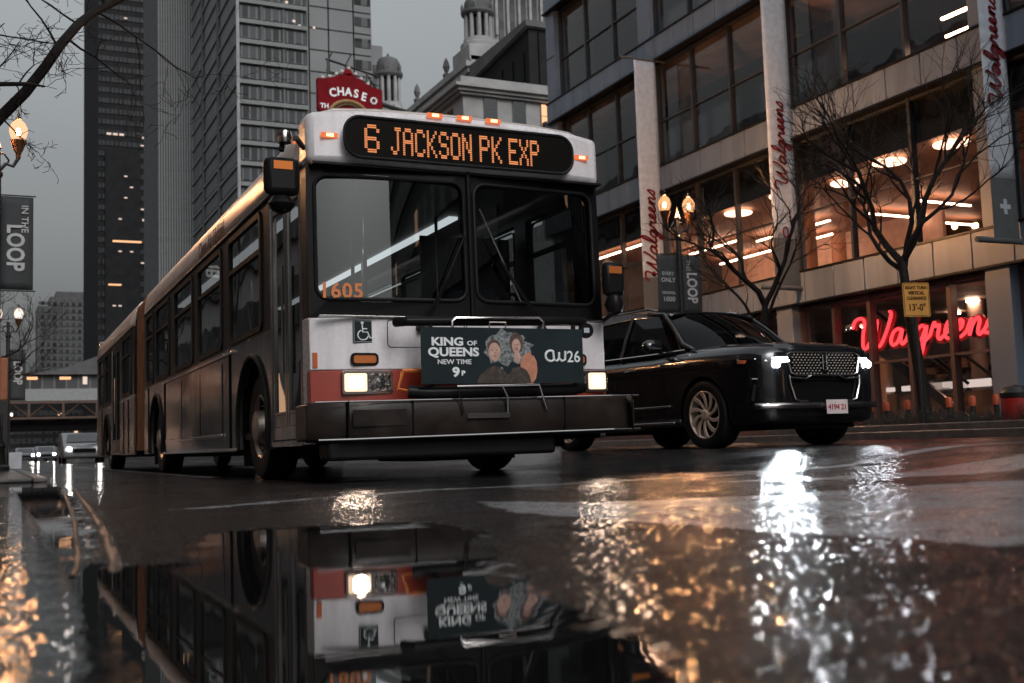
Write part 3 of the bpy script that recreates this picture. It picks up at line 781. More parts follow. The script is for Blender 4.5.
# --- wipers
def wiper(px, pz, tx, tz):
    y = -0.075
    w = MB(); w.tube([(px, y+0.02, pz), (px*0.6+tx*0.4, y-0.01, pz*0.6+tz*0.4), (tx, y, tz)], 0.010, 6); w.tube([(px+0.05, y+0.02, pz), (tx+0.01, y, tz)], 0.006, 6)
    w.lathe([(0.028, -0.02), (0.028, 0.04)], 10, c=(px, y, pz), axis='y')
    wo_ = w.build('wiper', M_blk, BUS, smooth=True)
    return wo_
w1 = wiper(0.86, 1.20, 1.12, 1.62); MB().tube([(0.99, -0.065, 1.35), (1.28, -0.065, 1.98)], 0.008, 6).build('blade', M_blk, w1)
w2 = wiper(1.93, 1.20, 1.57, 1.75); MB().tube([(1.75, -0.065, 1.42), (1.40, -0.065, 2.18)], 0.009, 6).build('blade', M_chrome, w2)
# --- bumper
s = MB()
prof = [(0.0, 0.31), (-0.05, 0.33), (-0.075, 0.38), (-0.075, 0.56), (-0.055, 0.60), (0.0, 0.61)]
def bumper_fn(u, v):
    pr = prof[round(v*5)]
    x = -0.10+2.80*u; k = abs((x-W/2)/(1.40))
    y = -0.30+0.16*k**6+pr[0]
    return (x, y, pr[1]+0.022*u)
s.grid(bumper_fn, 28, 5); bp = s.build('bumper', M_bump, BUS, smooth=35)
s = MB(); s.box(-0.10, 2.70, -0.30+0.10, 0.15, 0.32, 0.60); s.build('bumper_core', M_bump, bp, bevel=0.02)
for x in (0.16, 0.66, 1.95, 2.58): MB().box(x, x+0.012, -0.380, -0.30, 0.315+0.02*x/2.6, 0.605+0.02*x/2.6).build('bumper_joint', M_dark, bp)
s = MB(); s.box(0.20, 0.62, -0.381, -0.372, 0.42, 0.54); s.build('bumper_insert', M_bump, bp)
MB().tube([(-0.08, -0.365, 0.60), (0.2, -0.375, 0.603), (2.4, -0.375, 0.621), (2.66, -0.36, 0.622)], 0.006, 5).build('edge_strip', M_chrome, bp)
MB().tube([(-0.06, -0.37, 0.325), (0.2, -0.385, 0.325), (2.4, -0.385, 0.345), (2.66, -0.365, 0.345)], 0.008, 5).build('edge_strip', M_chrome, bp)
s = MB(); s.box(0.05, 1.95, -0.22, 0.05, 0.17, 0.32); s.build('air_dam', M_rub, BUS, bevel=0.03)
# --- bicycle rack folded up, carrying the advert
rk = empty('bicycle_rack', (0, -0.30, 0)); rk.parent = BUS
s = MB(); s.tube([(0.60, 0.10, 1.215), (0.66, 0.02, 1.215), (2.14, 0.02, 1.24), (2.25, 0.10, 1.245)], 0.038, 10)
s.build('top_tube', M_blk, rk, smooth=True)
s = MB(); s.tube([(0.68, 0.06, 0.68), (0.82, 0.02, 0.665), (2.1, 0.02, 0.68), (2.2, 0.06, 0.70)], 0.05, 10); s.tube([(0.72, 0.03, 0.68), (0.85, -0.02, 0.72), (0.85, 0.0, 1.19)], 0.02, 8); s.tube([(2.1, 0.0, 0.70), (2.1, 0.0, 1.2)], 0.02, 8)
s.build('lower_tray', M_blk, rk, smooth=True)
s = MB(); s.tube([(1.02, -0.03, 1.14), (1.02, -0.04, 1.215), (1.05, -0.04, 1.24), (1.77, -0.04, 1.255), (1.81, -0.04, 1.225), (1.81, -0.03, 1.15)], 0.013, 8)
s.build('support_arm', M_chrome, rk, smooth=True)
s = MB(); s.tube([(1.07, -0.105, 0.50), (1.02, -0.10, 0.705), (1.72, -0.10, 0.715), (1.78, -0.105, 0.52)], 0.011, 8)
s.tube([(1.40, -0.10, 0.71), (1.44, -0.11, 0.62), (1.44, -0.105, 0.5)], 0.010, 8)
s.box(1.10, 1.46, -0.100, -0.090, 0.46, 0.50)
s.build('latch_frame', M_chrome, rk, smooth=True)
MB().tube([(1.33, -0.04, 1.15), (1.33, -0.05, 1.21), (1.47, -0.05, 1.21), (1.47, -0.04, 1.15)], 0.008, 6).build('hook', M_rim, rk)
s = MB(); s.tube([(0.64, 0.06, 0.83), (0.60, 0.06, 0.70), (0.78, 0.06, 0.665)], 0.012, 6); s.tube([(0.64, 0.06, 0.84), (0.86, 0.06, 0.84)], 0.016, 6)
s.build('hinge', mat('orange_metal', (0.55, 0.16, 0.03), 0.4), rk)
MB().lathe([(0.062, -0.02), (0.066, 0.0), (0.062, 0.02)], 18, c=(2.235, 0.03, 1.165), axis='y').build('end_hub', M_blk, rk, smooth=40)
MB().box(2.205, 2.255, 0.005, 0.009, 1.145, 1.185).build('sticker', M_banw, rk)
# advert: its own board clamped on the rack
adb = MB().box(-0.70, 0.70, -0.006, 0.006, -0.22, 0.22).build('poster_board', M_ad, rk, bevel=0.003, loc=(1.445, -0.065, 0.945))
for b, x, z, sz, sx, bo in (('KING', -0.485, 0.105, 0.086, 1.28, .003), ('OF', -0.28, 0.095, 0.050, 1.3, .001), ('QUEENS', -0.435, 0.025, 0.092, 1.22, .003), ('NEW TIME', -0.43, -0.050, 0.052, 1.15, .0005), ('9', -0.42, -0.130, 0.100, 1.2, .004), ('P', -0.36, -0.137, 0.05, 1.2, .002), ('26', 0.61, -0.010, 0.130, 0.95, .001)):
    text('poster_lettering', b, M_txt_w, adb, (x, -0.009, z), sz, sx=sx, bold=bo)
s = MB()
s.tube([(0.40+0.045*math.cos(a), -0.009, 0.0+0.042*math.sin(a)) for a in [R(d) for d in range(50, 320, 15)]], 0.010, 6)
s.tube([(0.425, -0.009, 0.035), (0.43, -0.009, -0.03), (0.455, -0.009, -0.042), (0.475, -0.009, -0.02), (0.478, -0.009, 0.03)], 0.010, 6)
s.tube([(0.478, -0.009, -0.02), (0.50, -0.009, -0.042), (0.53, -0.009, -0.03), (0.535, -0.009, 0.04)], 0.010, 6)
s.build('channel_mark', M_txt_w, adb)
M_skin = mat('print_skin', (0.50, 0.30, 0.24), 0.5, var=0.25, vscale=25); M_jack = mat('print_dark_cloth', (0.045, 0.03, 0.022), 0.6, var=0.6, vscale=30); M_peach = mat('print_peach', (0.50, 0.20, 0.12), 0.5, var=0.2, vscale=20); M_hairp = mat('print_hair', (0.08, 0.04, 0.03), 0.6, var=.5, vscale=40); M_leaf = mat('print_leaves', (0.16, 0.17, 0.17), 0.6, var=0.9, vscale=45)
def blob(cx, cz, rx, rz_, m_, name, k=0.12, seed=0, y=-0.0075, n=28):
    MB().prism([(cx+rx*math.cos(2*math.pi*i/n)*(1+k*noise.noise(Vector((i*0.7, seed, 0)))), y, cz+rz_*math.sin(2*math.pi*i/n)*(1+k*noise.noise(Vector((i*0.7, seed, 5))))) for i in range(n)], (0, -0.0006, 0)).build(name, m_, adb)
blob(0.02, 0.06, 0.20, 0.13, M_leaf, 'printed_foliage', 0.5, 1, -0.0068)
blob(0.205, -0.10, 0.075, 0.125, M_peach, 'printed_blouse', 0.15, 2, -0.0072)
blob(0.10, 0.10, 0.058, 0.085, M_hairp, 'printed_hair', 0.25, 3, -0.0076); blob(0.10, 0.078, 0.038, 0.058, M_skin, 'printed_face', 0.05, 4, -0.0084); blob(0.105, -0.01, 0.028, 0.05, M_skin, 'printed_neck', 0.05, 4, -0.0080)
def face_bits(cx, cz, k):
    for sx_ in (-1, 1): blob(cx+sx_*0.014*k, cz+0.010*k, 0.006*k, 0.0035*k, M_hairp, 'printed_eye', 0, 1, -0.0092, 10)
    blob(cx, cz-0.026*k, 0.011*k, 0.004*k, mat('print_lips', (0.25, 0.06, 0.05), 0.5), 'printed_mouth', 0, 1, -0.0092, 10)
    blob(cx+0.002, cz-0.008*k, 0.0045*k, 0.010*k, mat('print_shade', (0.36, 0.19, 0.15), 0.5), 'printed_nose', 0, 1, -0.0091, 10)
face_bits(0.10, 0.078, 1.0); face_bits(-0.09, 0.03, 1.25)
blob(-0.093, 0.075, 0.056, 0.050, M_hairp, 'printed_hair', 0.15, 5, -0.0076); blob(-0.09, 0.03, 0.052, 0.072, M_skin, 'printed_face', 0.05, 6, -0.0084)
MB().prism([(a, -0.0092, b) for a, b in [(-0.25, -0.215), (-0.22, -0.15), (-0.15, -0.10), (-0.09, -0.075), (-0.03, -0.10), (0.02, -0.15), (0.03, -0.215)]], (0, -0.0006, 0)).build('printed_jacket', M_jack, adb)
MB().prism([(a, -0.0100, b) for a, b in [(0.03, -0.215), (0.02, -0.15), (0.06, -0.10), (0.12, -0.085), (0.18, -0.11), (0.21, -0.16), (0.22, -0.215)]], (0, -0.0006, 0)).build('printed_sleeve', M_jack, adb)
MB().prism([(a, -0.0078, b) for a, b in [(-0.055, -0.10), (-0.03, -0.09), (-0.015, -0.12), (-0.03, -0.2)]], (0, -0.0006, 0)).build('printed_collar', M_banw, adb)
# --- mirrors
mi = MB().box(-0.135, 0.135, -0.05, 0.06, -0.14, 0.15).build('wing_mirror', M_blk, BUS, bevel=0.05, loc=(-0.265, -0.22, 2.285))
MB().box(-0.07, 0.07, -0.058, -0.051, 0.05, 0.11).build('indicator', emit('mirror_amber', (1.0, 0.30, 0.08), 0.5), mi)
MB().tube([(0.0, 0.0, 0.20), (0.02, 0.02, 0.30), (0.16, 0.18, 0.36), (0.26, 0.36, 0.34)], 0.022, 8).build('arm', M_blk, mi, smooth=True)
MB().lathe([(0.0, -0.05), (0.05, -0.035), (0.062, 0.0), (0.05, 0.05), (0, 0.06)], 12, c=(0.02, -0.02, 0.29)).build('ball_joint', M_chrome, mi, smooth=True)
MB().lathe([(0.0, -0.08), (0.07, -0.05), (0.10, 0.0), (0.07, 0.05), (0, 0.08)], 14, c=(0.0, 0.02, -0.20)).build('convex_mirror', M_blk, mi, smooth=True)
mi = MB().box(-0.10, 0.10, -0.04, 0.05, -0.15, 0.14).build('wing_mirror', M_blk, BUS, bevel=0.04, loc=(2.56, -0.20, 1.62))
MB().tube([(-0.02, 0.0, -0.1), (0.0, 0.05, -0.3), (0.04, 0.28, -0.33)], 0.02, 8).build('arm', M_blk, mi, smooth=True)
MB().box(-0.06, 0.06, -0.046, -0.041, 0.04, 0.10).build('indicator', emit('mirror_amber_dim', (1.0, 0.30, 0.08), 0.25), mi)
MB().lathe([(0.0, -0.10), (0.06, -0.07), (0.085, 0.0), (0.06, 0.07), (0, 0.10)], 14, c=(0.0, 0.0, -0.22)).build('convex_mirror', M_blk, mi, smooth=True)
# --- side lettering on the cove
text('side_lettering', 'Clean Air Hybrid', mat('cove_print', (0.10, 0.035, 0.03), 0.5), BUS, (-0.006, 4.25, 2.625), 0.24, ax=(0, -1, 0), ay=(0, 0, 1), sx=0.95, bold=0.004, shear=0.2)
# --- cabin
s = MB(); s.box(0.06, W-0.06, 0.4, 19.1, 0.38, 0.44); s.build('cabin_floor', M_floor_in, BUS)
s = MB(); s.box(0.10, W-0.10, 0.3, 19.1, 2.62, 2.66); s.build('cabin_ceiling', M_inside, BUS)
def seat(x, y, f):
    st = MB(); st.box(-0.42, 0.42, -0.2, 0.22, -0.05, 0.03); st.box(-0.42, 0.42, 0.20*f-0.03, 0.20*f+0.03, 0.0, 0.62)
    st.build('passenger_seat', M_seat, BUS, bevel=0.03, loc=(x, y, 0.92))
for y in (3.4, 4.3, 5.2, 6.1, 7.0, 7.9, 9.3, 12.6, 13.5, 16.4, 17.3): seat(0.52, y, 1); seat(2.08, y, 1)
ds = MB(); ds.box(-0.25, 0.25, -0.22, 0.24, -0.07, 0.05); ds.box(-0.25, 0.25, 0.2, 0.30, 0.0, 0.75)
ds.build('driver_seat', M_seat, BUS, bevel=0.04, loc=(2.02, 1.35, 1.02))
s = MB(); s.tube([(0.24*math.cos(a), 0.05*math.sin(a), 0.23*math.sin(a)) for a in [2*math.pi*k/20 for k in range(20)]], 0.016, 6, closed=True); s.tube([(0, 0, 0), (0, 0.18, -0.35)], 0.03, 6); s.tube([(-.24, 0, 0), (.24, 0, 0)], .012, 5)
s.build('steering_wheel', M_blk, BUS, loc=(2.02, 0.62, 1.36))
s = MB(); s.box(0.08, W-0.08, 0.14, 0.52, 1.05, 1.385); s.build('dashboard', M_blk, BUS, bevel=0.05)
for x, y in ((0.55, 0.7), (0.95, 1.6), (1.65, 1.55), (0.95, 3.9), (1.65, 3.9), (0.95, 6.6), (1.65, 6.6)): MB().tube([(x, y, 0.44), (x, y, 2.62)], 0.016, 6).build('grab_pole', M_chrome, BUS)
MB().tube([(0.45, 0.42, 1.42), (0.9, 0.5, 1.62), (1.2, 0.62, 1.75)], 0.02, 8).build('grab_rail', M_chrome, BUS)
MB().box(1.55, 2.5, 1.72, 1.75, 0.44, 2.3).build('driver_partition', M_blk, BUS)
MB().box(0.08, 0.9, 2.2, 2.24, 0.44, 1.6).build('modesty_panel', M_blk, BUS)
for x in (0.5, 2.1): MB().box(x-0.05, x+0.05, 2.2, 9.8, 2.585, 2.615).build('cabin_light', emit('cabin_lamp', (0.95, 0.97, 1.0), 1.1), BUS)

# ------------------------------------------------------------------ black SUV
TH = -0.0516
SUV = empty('parked_suv', (7.635+0.86*math.cos(TH), 10.752-0.86*math.sin(TH), 0.115), rz=-TH)
SUV.name = 'black_suv'
tag(SUV, 'glossy black SUV with lit headlights and multi-spoke wheels beside the bus', 'car')
def lerp(tab, y):
    for (a, b), (c, d) in zip(tab, tab[1:]):
        if y <= c: return b+(d-b)*max(0, (y-a)/(c-a))
    return tab[-1][1]
def srf(tab, y):
    # smooth interpolation
    xs = [t[0] for t in tab]; vs = [t[1] for t in tab]
    return float(np.interp(y, xs, vs))
wid = [(-0.97, 0.60), (-0.94, 0.74), (-0.88, 0.84), (-0.75, 0.92), (-0.5, 0.965), (-0.1, 0.985), (0.4, 0.985), (2.6, 0.99), (3.4, 0.98), (3.9, 0.93), (4.05, 0.84), (4.10, 0.7)]
top = [(-0.97, 1.05), (-0.94, 1.10), (-0.88, 1.135), (-0.7, 1.165), (-0.3, 1.19), (0.1, 1.205), (0.5, 1.21), (1.0, 1.19), (3.0, 1.22), (3.9, 1.20), (4.05, 1.12), (4.10, 1.05)]
bot = [(-0.97, 0.34), (-0.9, 0.26), (-0.6, 0.22), (0.5, 0.24), (3.2, 0.24), (3.9, 0.34), (4.10, 0.45)]
stat = sorted(set([-0.97, -0.955, -0.94, -0.91, -0.88, -0.82, -0.75, -0.62, -0.5, -0.3, -0.1, 0.1, 0.4, 0.7, 1.0, 1.5, 2.0, 2.6, 3.0, 3.4, 3.7, 3.9, 3.98, 4.05, 4.08, 4.10]))
def ringpts(y):
    w, t, b = srf(wid, y), srf(top, y), srf(bot, y); h = t-b
    half = [(0.0, b), (0.80*w, b), (0.93*w, b+0.04*h), (0.985*w, b+0.14*h), (0.995*w, b+0.30*h), (1.0*w, b+0.50*h), (0.992*w, b+0.68*h), (1.0*w, b+0.80*h), (0.975*w, b+0.89*h), (0.90*w, t-0.035), (0.80*w, t-0.008), (0.62*w, t+0.008), (0.60*w, t+0.022), (0.3*w, t+0.03), (0.0, t+0.033)]
    return [(x, z) for x, z in half]+[(-x, z) for x, z in half[-2:0:-1]]
s = MB(); rings = [ringpts(y) for y in stat]; n = len(rings[0])
vs = [(p[0], y, p[1]) for y, rg in zip(stat, rings) for p in rg]; fs = []
for i in range(len(stat)-1):
    for k in range(n): fs.append((i*n+k, i*n+(k+1) % n, (i+1)*n+(k+1) % n, (i+1)*n+k))
fs.append(tuple(range(n))); fs.append(tuple((len(stat)-1)*n+k for k in range(n))[::-1])
s.add(vs, fs); body = s.build('body', M_paint, SUV, smooth=35)
body.parent = None
for y in (0.0, 3.11):
    for sx in (-1, 1):
        c = MB().lathe([(0.445, -0.2), (0.445, 0.2)], 40, c=(sx*0.95, y, 0.405), axis='x').build('cutter', M_paint)
        cutout(body, c)
# deep lower opening at the front
c = MB().prism([(-0.40, -1.2, 0.46), (0.40, -1.2, 0.46), (0.47, -1.2, 0.74), (-0.47, -1.2, 0.74)], (0, 0.30, 0)).build('cutter', M_paint); cutout(body, c)
body.parent = SUV
# greenhouse
hoodz = 1.20
WSB = [(-0.80, 0.42, 1.205), (-0.45, 0.27, 1.225), (0.0, 0.22, 1.232), (0.45, 0.27, 1.225), (0.80, 0.42, 1.205)]
WST = [(-0.66, 1.06, 1.69), (-0.36, 0.97, 1.72), (0, 0.94, 1.727), (0.36, 0.97, 1.72), (0.66, 1.06, 1.69)]
s = MB(); s.grid(lambda u, v: tuple(Vector(WSB[round(u*4)]).lerp(Vector(WST[round(u*4)]), v)+Vector((0, 0, 0.035*math.sin(math.pi*v)))), 4, 5)
s.build('windshield', M_gl_suv, SUV, smooth=60)
RB = [(-0.75, 4.02, 1.19), (0.75, 4.02, 1.19)]; RT = [(-0.66, 3.78, 1.72), (0.66, 3.78, 1.72)]
MB().poly([RB[0], RB[1], RT[1], RT[0]]).build('rear_window', M_gl_suv, SUV)
# roof
def rf(u, v):
    y = 0.98+(3.80-0.98)*v; x = (u*2-1)*(0.695+0.03*math.sin(math.pi*v)); k = abs(u*2-1)
    return (x, y, 1.725+0.055*math.sin(math.pi*min(1, v*1.1+0.12))-0.055*k**3+0.012)
MB().grid(rf, 14, 12).build('roof', M_paint, SUV, smooth=50, solid=0.035)
BL = {}
for sx in (-1, 1):
    bl = lambda y: (sx*(0.925), y, 1.185); tl = lambda y: (sx*(0.72-0.02*abs(y-2.4)/1.4), y, 1.71)
    # side windows: front, rear, quarter
    for a0, a1, b0, b1 in ((0.62, 1.72, 1.16, 1.72), (1.80, 2.72, 1.80, 2.70), (2.80, 3.85, 2.78, 3.62)):
        MB().poly([(sx*0.925, a0, 1.19), (sx*0.925, a1, 1.19), tl(b1), tl(b0)]).build('side_window', M_gl_suv, SUV)
    MB().tube([(sx*0.90, 0.22, 1.19), (sx*0.83, 0.50, 1.27), (sx*0.75, 0.80, 1.52), (sx*0.69, 1.06, 1.71), (sx*0.70, 1.4, 1.755)], [0.02, 0.035, 0.032, 0.03, 0.025], 8).build('front_pillar', M_paint, SUV, smooth=True)
    for ya, yb in ((1.76, 1.74), (2.76, 2.70)): MB().tube([(sx*0.92, ya, 1.17), (sx*0.83, (ya+yb)/2, 1.45), (sx*0.715, yb, 1.73)], 0.022, 6).build('door_pillar', M_blk, SUV)
    MB().tube([(sx*0.90, 3.95, 1.17), (sx*0.82, 3.85, 1.47), (sx*0.69, 3.70, 1.73)], 0.07, 6).build('rear_pillar', M_paint, SUV, smooth=True)
    MB().tube([(sx*0.935, 0.35, 1.195), (sx*0.945, 1.0, 1.19), (sx*0.95, 3.0, 1.21), (sx*0.93, 3.85, 1.21)], 0.010, 6).build('belt_trim', M_chrome, SUV)
    MB().tube([(sx*0.66, 1.25, 1.78), (sx*0.69, 1.4, 1.82), (sx*0.70, 2.4, 1.84), (sx*0.69, 3.4, 1.82), (sx*0.66, 3.65, 1.78)], 0.016, 8).build('roof_rail', M_chrome, SUV, smooth=True)
    MB().box(*sorted((sx*0.987, sx*1.000)), 0.62, 2.72, 0.515, 0.535).build('door_trim', M_chrome, SUV, bevel=0.004)
    MB().box(*sorted((sx*0.93, sx*1.03)), 0.50, 2.65, 0.305, 0.335).build('side_step', M_chrome, SUV, bevel=0.006)
    MB().prism([(sx*0.988, 0.20, 1.02), (sx*0.988, 0.80, 1.05), (sx*0.988, 0.78, 1.015), (sx*0.988, 0.34, 0.985)], (sx*0.014, 0, 0)).build('fender_vent', M_chrome, SUV, bevel=0.003)
    for y in (1.55, 2.55): MB().tube([(sx*0.985, y-0.22, 1.005), (sx*1.015, y-0.18, 1.008), (sx*1.015, y, 1.008), (sx*0.985, y+0.04, 1.005)], 0.012, 6).build('door_handle', M_paint, SUV, smooth=True)
    for y in (0.74, 1.77, 2.74): MB().tube([(sx*0.965, y, 0.33), (sx*0.994, y, 0.6), (sx*0.990, y, 0.9), (sx*0.945, y, 1.16)], 0.003, 4).build('door_gap', M_ink, SUV)
    mm = MB().lathe([(0.0, -0.14), (0.055, -0.125), (0.082, -0.06), (0.088, 0.03), (0.078, 0.10), (0.0, 0.125)], 16, axis='x').build('wing_mirror', M_paint, SUV, smooth=60, loc=(sx*1.09, 0.80, 1.275))
    mm.scale = (1, 0.85, 1.0)
    MB().box(-0.10*1, 0.10, -0.085, -0.068, -0.035, -0.022).build('mirror_trim', M_chrome, mm)
    MB().tube([(sx*-0.06, 0, -0.05), (sx*-0.16, 0.0, -0.09)], 0.025, 6).build('mirror_stalk', M_paint, mm)
    # headlight: dark housing, bright strips, xenon eye, amber corner
    Hb = MB(); hp = [(0.50, -0.955, 0.905), (0.74, -0.905, 0.895), (0.86, -0.80, 0.905), (0.955, -0.62, 0.955), (0.95, -0.60, 1.005), (0.84, -0.78, 1.015), (0.70, -0.91, 1.02), (0.50, -0.965, 1.015)]
    hp = [(sx*a, b-0.012, c_) for a, b, c_ in hp]
    ho = Hb.prism(hp, (sx*-0.02, 0.05, 0)).build('headlight', M_gl_tower, SUV, bevel=0.004)
    for (a, ya, za, b, yb, zb) in ((0.83, -0.835, 0.985, 0.70, -0.935, 0.990), (0.68, -0.942, 0.992, 0.53, -0.975, 0.992), (0.78, -0.89, 0.965, 0.66, -0.95, 0.955), (0.64, -0.955, 0.956, 0.52, -0.98, 0.958)):
        MB().tube([(sx*a, ya-0.012, za), (sx*b, yb-0.012, zb)], 0.011, 6).build('light_strip', M_drl, ho)
    MB().tube([(sx*0.86, -0.825, 0.99), (sx*0.78, -0.90, 0.925)], 0.007, 6).build('light_strip', M_drl, ho)
    MB().lathe([(0.0, -0.02), (0.040, -0.012), (0.045, 0.0), (0.0, 0.01)], 14, c=(sx*0.69, -0.985, 0.925), axis='y').build('beam_lens', M_xen, ho, smooth=True)
    MB().prism([(sx*0.965, -0.66, 0.985), (sx*0.90, -0.745, 0.98), (sx*0.92, -0.71, 0.94), (sx*0.965, -0.64, 0.95)], (sx*0.012, -0.012, 0)).build('corner_reflector', mat('amber_reflector', (0.55, 0.14, 0.05), 0.3), ho)
    MB().tube([(sx*0.90, -0.80, 0.765), (sx*0.78, -0.905, 0.760), (sx*0.60, -0.955, 0.758)], 0.008, 6).build('bumper_trim', M_chrome, SUV)
    MB().prism([(sx*0.92, -0.775, 0.52), (sx*0.62, -0.95, 0.50), (sx*0.56, -0.965, 0.72), (sx*0.90, -0.81, 0.70)], (0, -0.01, 0)).build('side_intake', M_blk, SUV, bevel=0.004)
    spot('headlight_light', SUV, (sx*0.69, -1.03, 0.93), (-0.35, -1, -0.05), 120 if sx < 0 else 14, (0.84, 0.93, 1.0), 0.05, 140)
    # lower grille side frame
    MB().tube([(sx*0.53, -0.995, 0.80), (sx*0.52, -1.0, 0.70), (sx*0.46, -1.0, 0.53), (sx*0.38, -1.0, 0.505), (sx*0.28, -1.0, 0.505)], 0.011, 6).build('intake_trim', M_chrome, SUV, smooth=True)
    MB().tube([(sx*0.52, -0.998, 0.77), (sx*0.30, -1.005, 0.755), (sx*0.22, -1.005, 0.79)], 0.012, 6).build('grille_bar', M_chrome, SUV, smooth=True)
# grille
gp = [(-0.50, -0.985, 0.83), (-0.54, -0.975, 1.03), (-0.48, -0.965, 1.055), (0.48, -0.965, 1.055), (0.54, -0.975, 1.03), (0.50, -0.985, 0.83), (0.42, -0.99, 0.795), (-0.42, -0.99, 0.795)]
g = MB().prism(gp, (0, 0.05, 0)).build('grille', M_ink, SUV, bevel=0.003)
MB().tube([(a, b-0.01, c_) for a, b, c_ in gp], 0.012, 6, closed=True).build('grille_frame', M_chrome, g, smooth=True)
for half in (-1, 1):
  s = MB()
  for i in range(8):
    z = 0.815+i*0.030
    for k in range(-12, 13):
        x = k*0.052+(0.026 if i % 2 else 0)
        if abs(x) > 0.49 or abs(x) < 0.035 or x*half < 0: continue
        s.prism([(x-0.019, -0.994, z), (x, -1.004, z-0.006), (x+0.019, -0.994, z), (x, -1.004, z+0.012)], (0, 0.004, 0))
  s.build('grille_mesh', mat('grille_metal', (0.55, 0.48, 0.44), 0.2, metal=0.9), g)
s = MB(); s.tube([(-0.028, -1.005, 0.86), (-0.028, -1.005, 1.03), (0.028, -1.005, 1.03), (0.028, -1.005, 0.86)], 0.007, 6, closed=True); s.tube([(0, -1.005, 0.84), (0, -1.005, 1.05)], 0.005, 5); s.tube([(-0.028, -1.005, 0.945), (0.028, -1.005, 0.945)], 0.005, 5)
s.build('emblem', M_chrome, g)
MB().box(-0.46, 0.46, -0.955, -0.93, 0.47, 0.75).build('lower_intake', M_ink, SUV)
s = MB(); s.grid(lambda u, v: ((u*2-1)*0.93, -1.035+0.17*abs(u*2-1)**4+0.0*v, 0.425+0.065*v), 24, 1); s.build('bumper_bar', M_chrome, SUV, smooth=True, solid=0.03)
pl = MB().box(-0.075, 0.245, -1.075, -1.068, 0.355, 0.515).build('number_plate', M_plate, SUV, bevel=0.004)
text('plate_lettering', '4194 21', mat('plate_red', (0.35, 0.03, 0.04), 0.5), pl, (0.085, -1.077, 0.43), 0.085, bold=0.002)
MB().box(-0.60, 0.60, -0.80, 3.9, 0.20, 0.30).build('underbody', M_dark, SUV)
# wheels
def suv_wheel(x, y, sx):
    wh = empty('wheel', (x, y, 0.40)); wh.parent = SUV
    MB().lathe([(0.285, -0.125), (0.35, -0.138), (0.392, -0.125), (0.403, -0.09), (0.403, 0.09), (0.392, 0.125), (0.35, 0.138), (0.285, 0.125)], 44, axis='x', caps=False).build('tyre', M_rub, wh, smooth=40)
    MB().lathe([(0.288, -0.11), (0.288, 0.118*1), (0.272, 0.125), (0.262, 0.112), (0.258, -0.05)], 44, axis='x', caps=False).build('rim', M_copper, wh, smooth=35) if sx > 0 else MB().lathe([(0.288, 0.11), (0.288, -0.118), (0.272, -0.125), (0.262, -0.112), (0.258, 0.05)], 44, axis='x', caps=False).build('rim', M_copper, wh, smooth=35)
    MB().lathe([(0.0, sx*0.0), (0.26, sx*0.0), (0.26, sx*0.01), (0, sx*0.01)], 24, axis='x').build('brake_disc', M_dark, wh)
    s = MB(); N = 10
    for k in range(N):
        a0 = 2*math.pi*k/N
        def pt(r, a, d): return (sx*d, r*math.cos(a), r*math.sin(a))
        A = []; B = []
        for q in range(7):
            r = 0.05+0.215*q/6; tw = 0.42*(q/6)**1.3*sx; hw = (0.018+0.022*(q/6))/max(r, 0.08)*0.9
            A.append(pt(r, a0+tw-hw, 0.085+0.02*(q/6))); B.append(pt(r, a0+tw+hw*0.6, 0.085+0.02*(q/6)))
        s.prism(A+B[::-1], (sx*0.018, 0, 0))
    s.build('spokes', M_copper, wh, bevel=0.003)
    MB().lathe([(0.06, sx*0.07), (0.062, sx*0.115), (0.05, sx*0.125), (0.0, sx*0.127)], 20, axis='x').build('hub_cap', M_copper, wh, smooth=35)
for y in (0.0, 3.11):
    suv_wheel(-0.845, y, -1); suv_wheel(0.845, y, 1)
s = MB()
for y in (0.0, 3.11):
    for x0, x1 in ((-0.93, -0.6), (0.6, 0.93)): s.grid(lambda u, v: (x0+(x1-x0)*u, y+0.44*math.cos(math.pi*v), 0.405+0.44*math.sin(math.pi*v)), 1, 16)
s.build('wheel_housing', M_dark, SUV)
# seats and wheel inside
for x, y in ((-0.42, 1.75), (0.42, 1.75), (-0.42, 2.75), (0.42, 2.75)):
    st = MB(); st.box(-0.25, 0.25, -0.05, 0.10, -0.25, 0.28); st.box(-0.12, 0.12, 0.0, 0.09, 0.30, 0.45)
    st.build('car_seat', M_seat, SUV, bevel=0.04, loc=(x, y, 1.10))
s = MB(); s.tube([(0.18*math.cos(a), 0.05*math.sin(a), 0.18*math.sin(a)) for a in [2*math.pi*k/20 for k in range(20)]], 0.014, 6, closed=True); s.tube([(-.18, 0, 0), (.18, 0, 0)], .02, 5)
s.build('steering_wheel', M_blk, SUV, loc=(0.40, 1.02, 1.22))
MB().box(-0.8, 0.8, 0.35, 0.9, 1.05, 1.185).build('dashboard', M_blk, SUV, bevel=0.04)
MB().box(-0.10, 0.10, 0.98, 1.0, 1.58, 1.64).build('rear_view_mirror', M_blk, SUV, bevel=0.01)

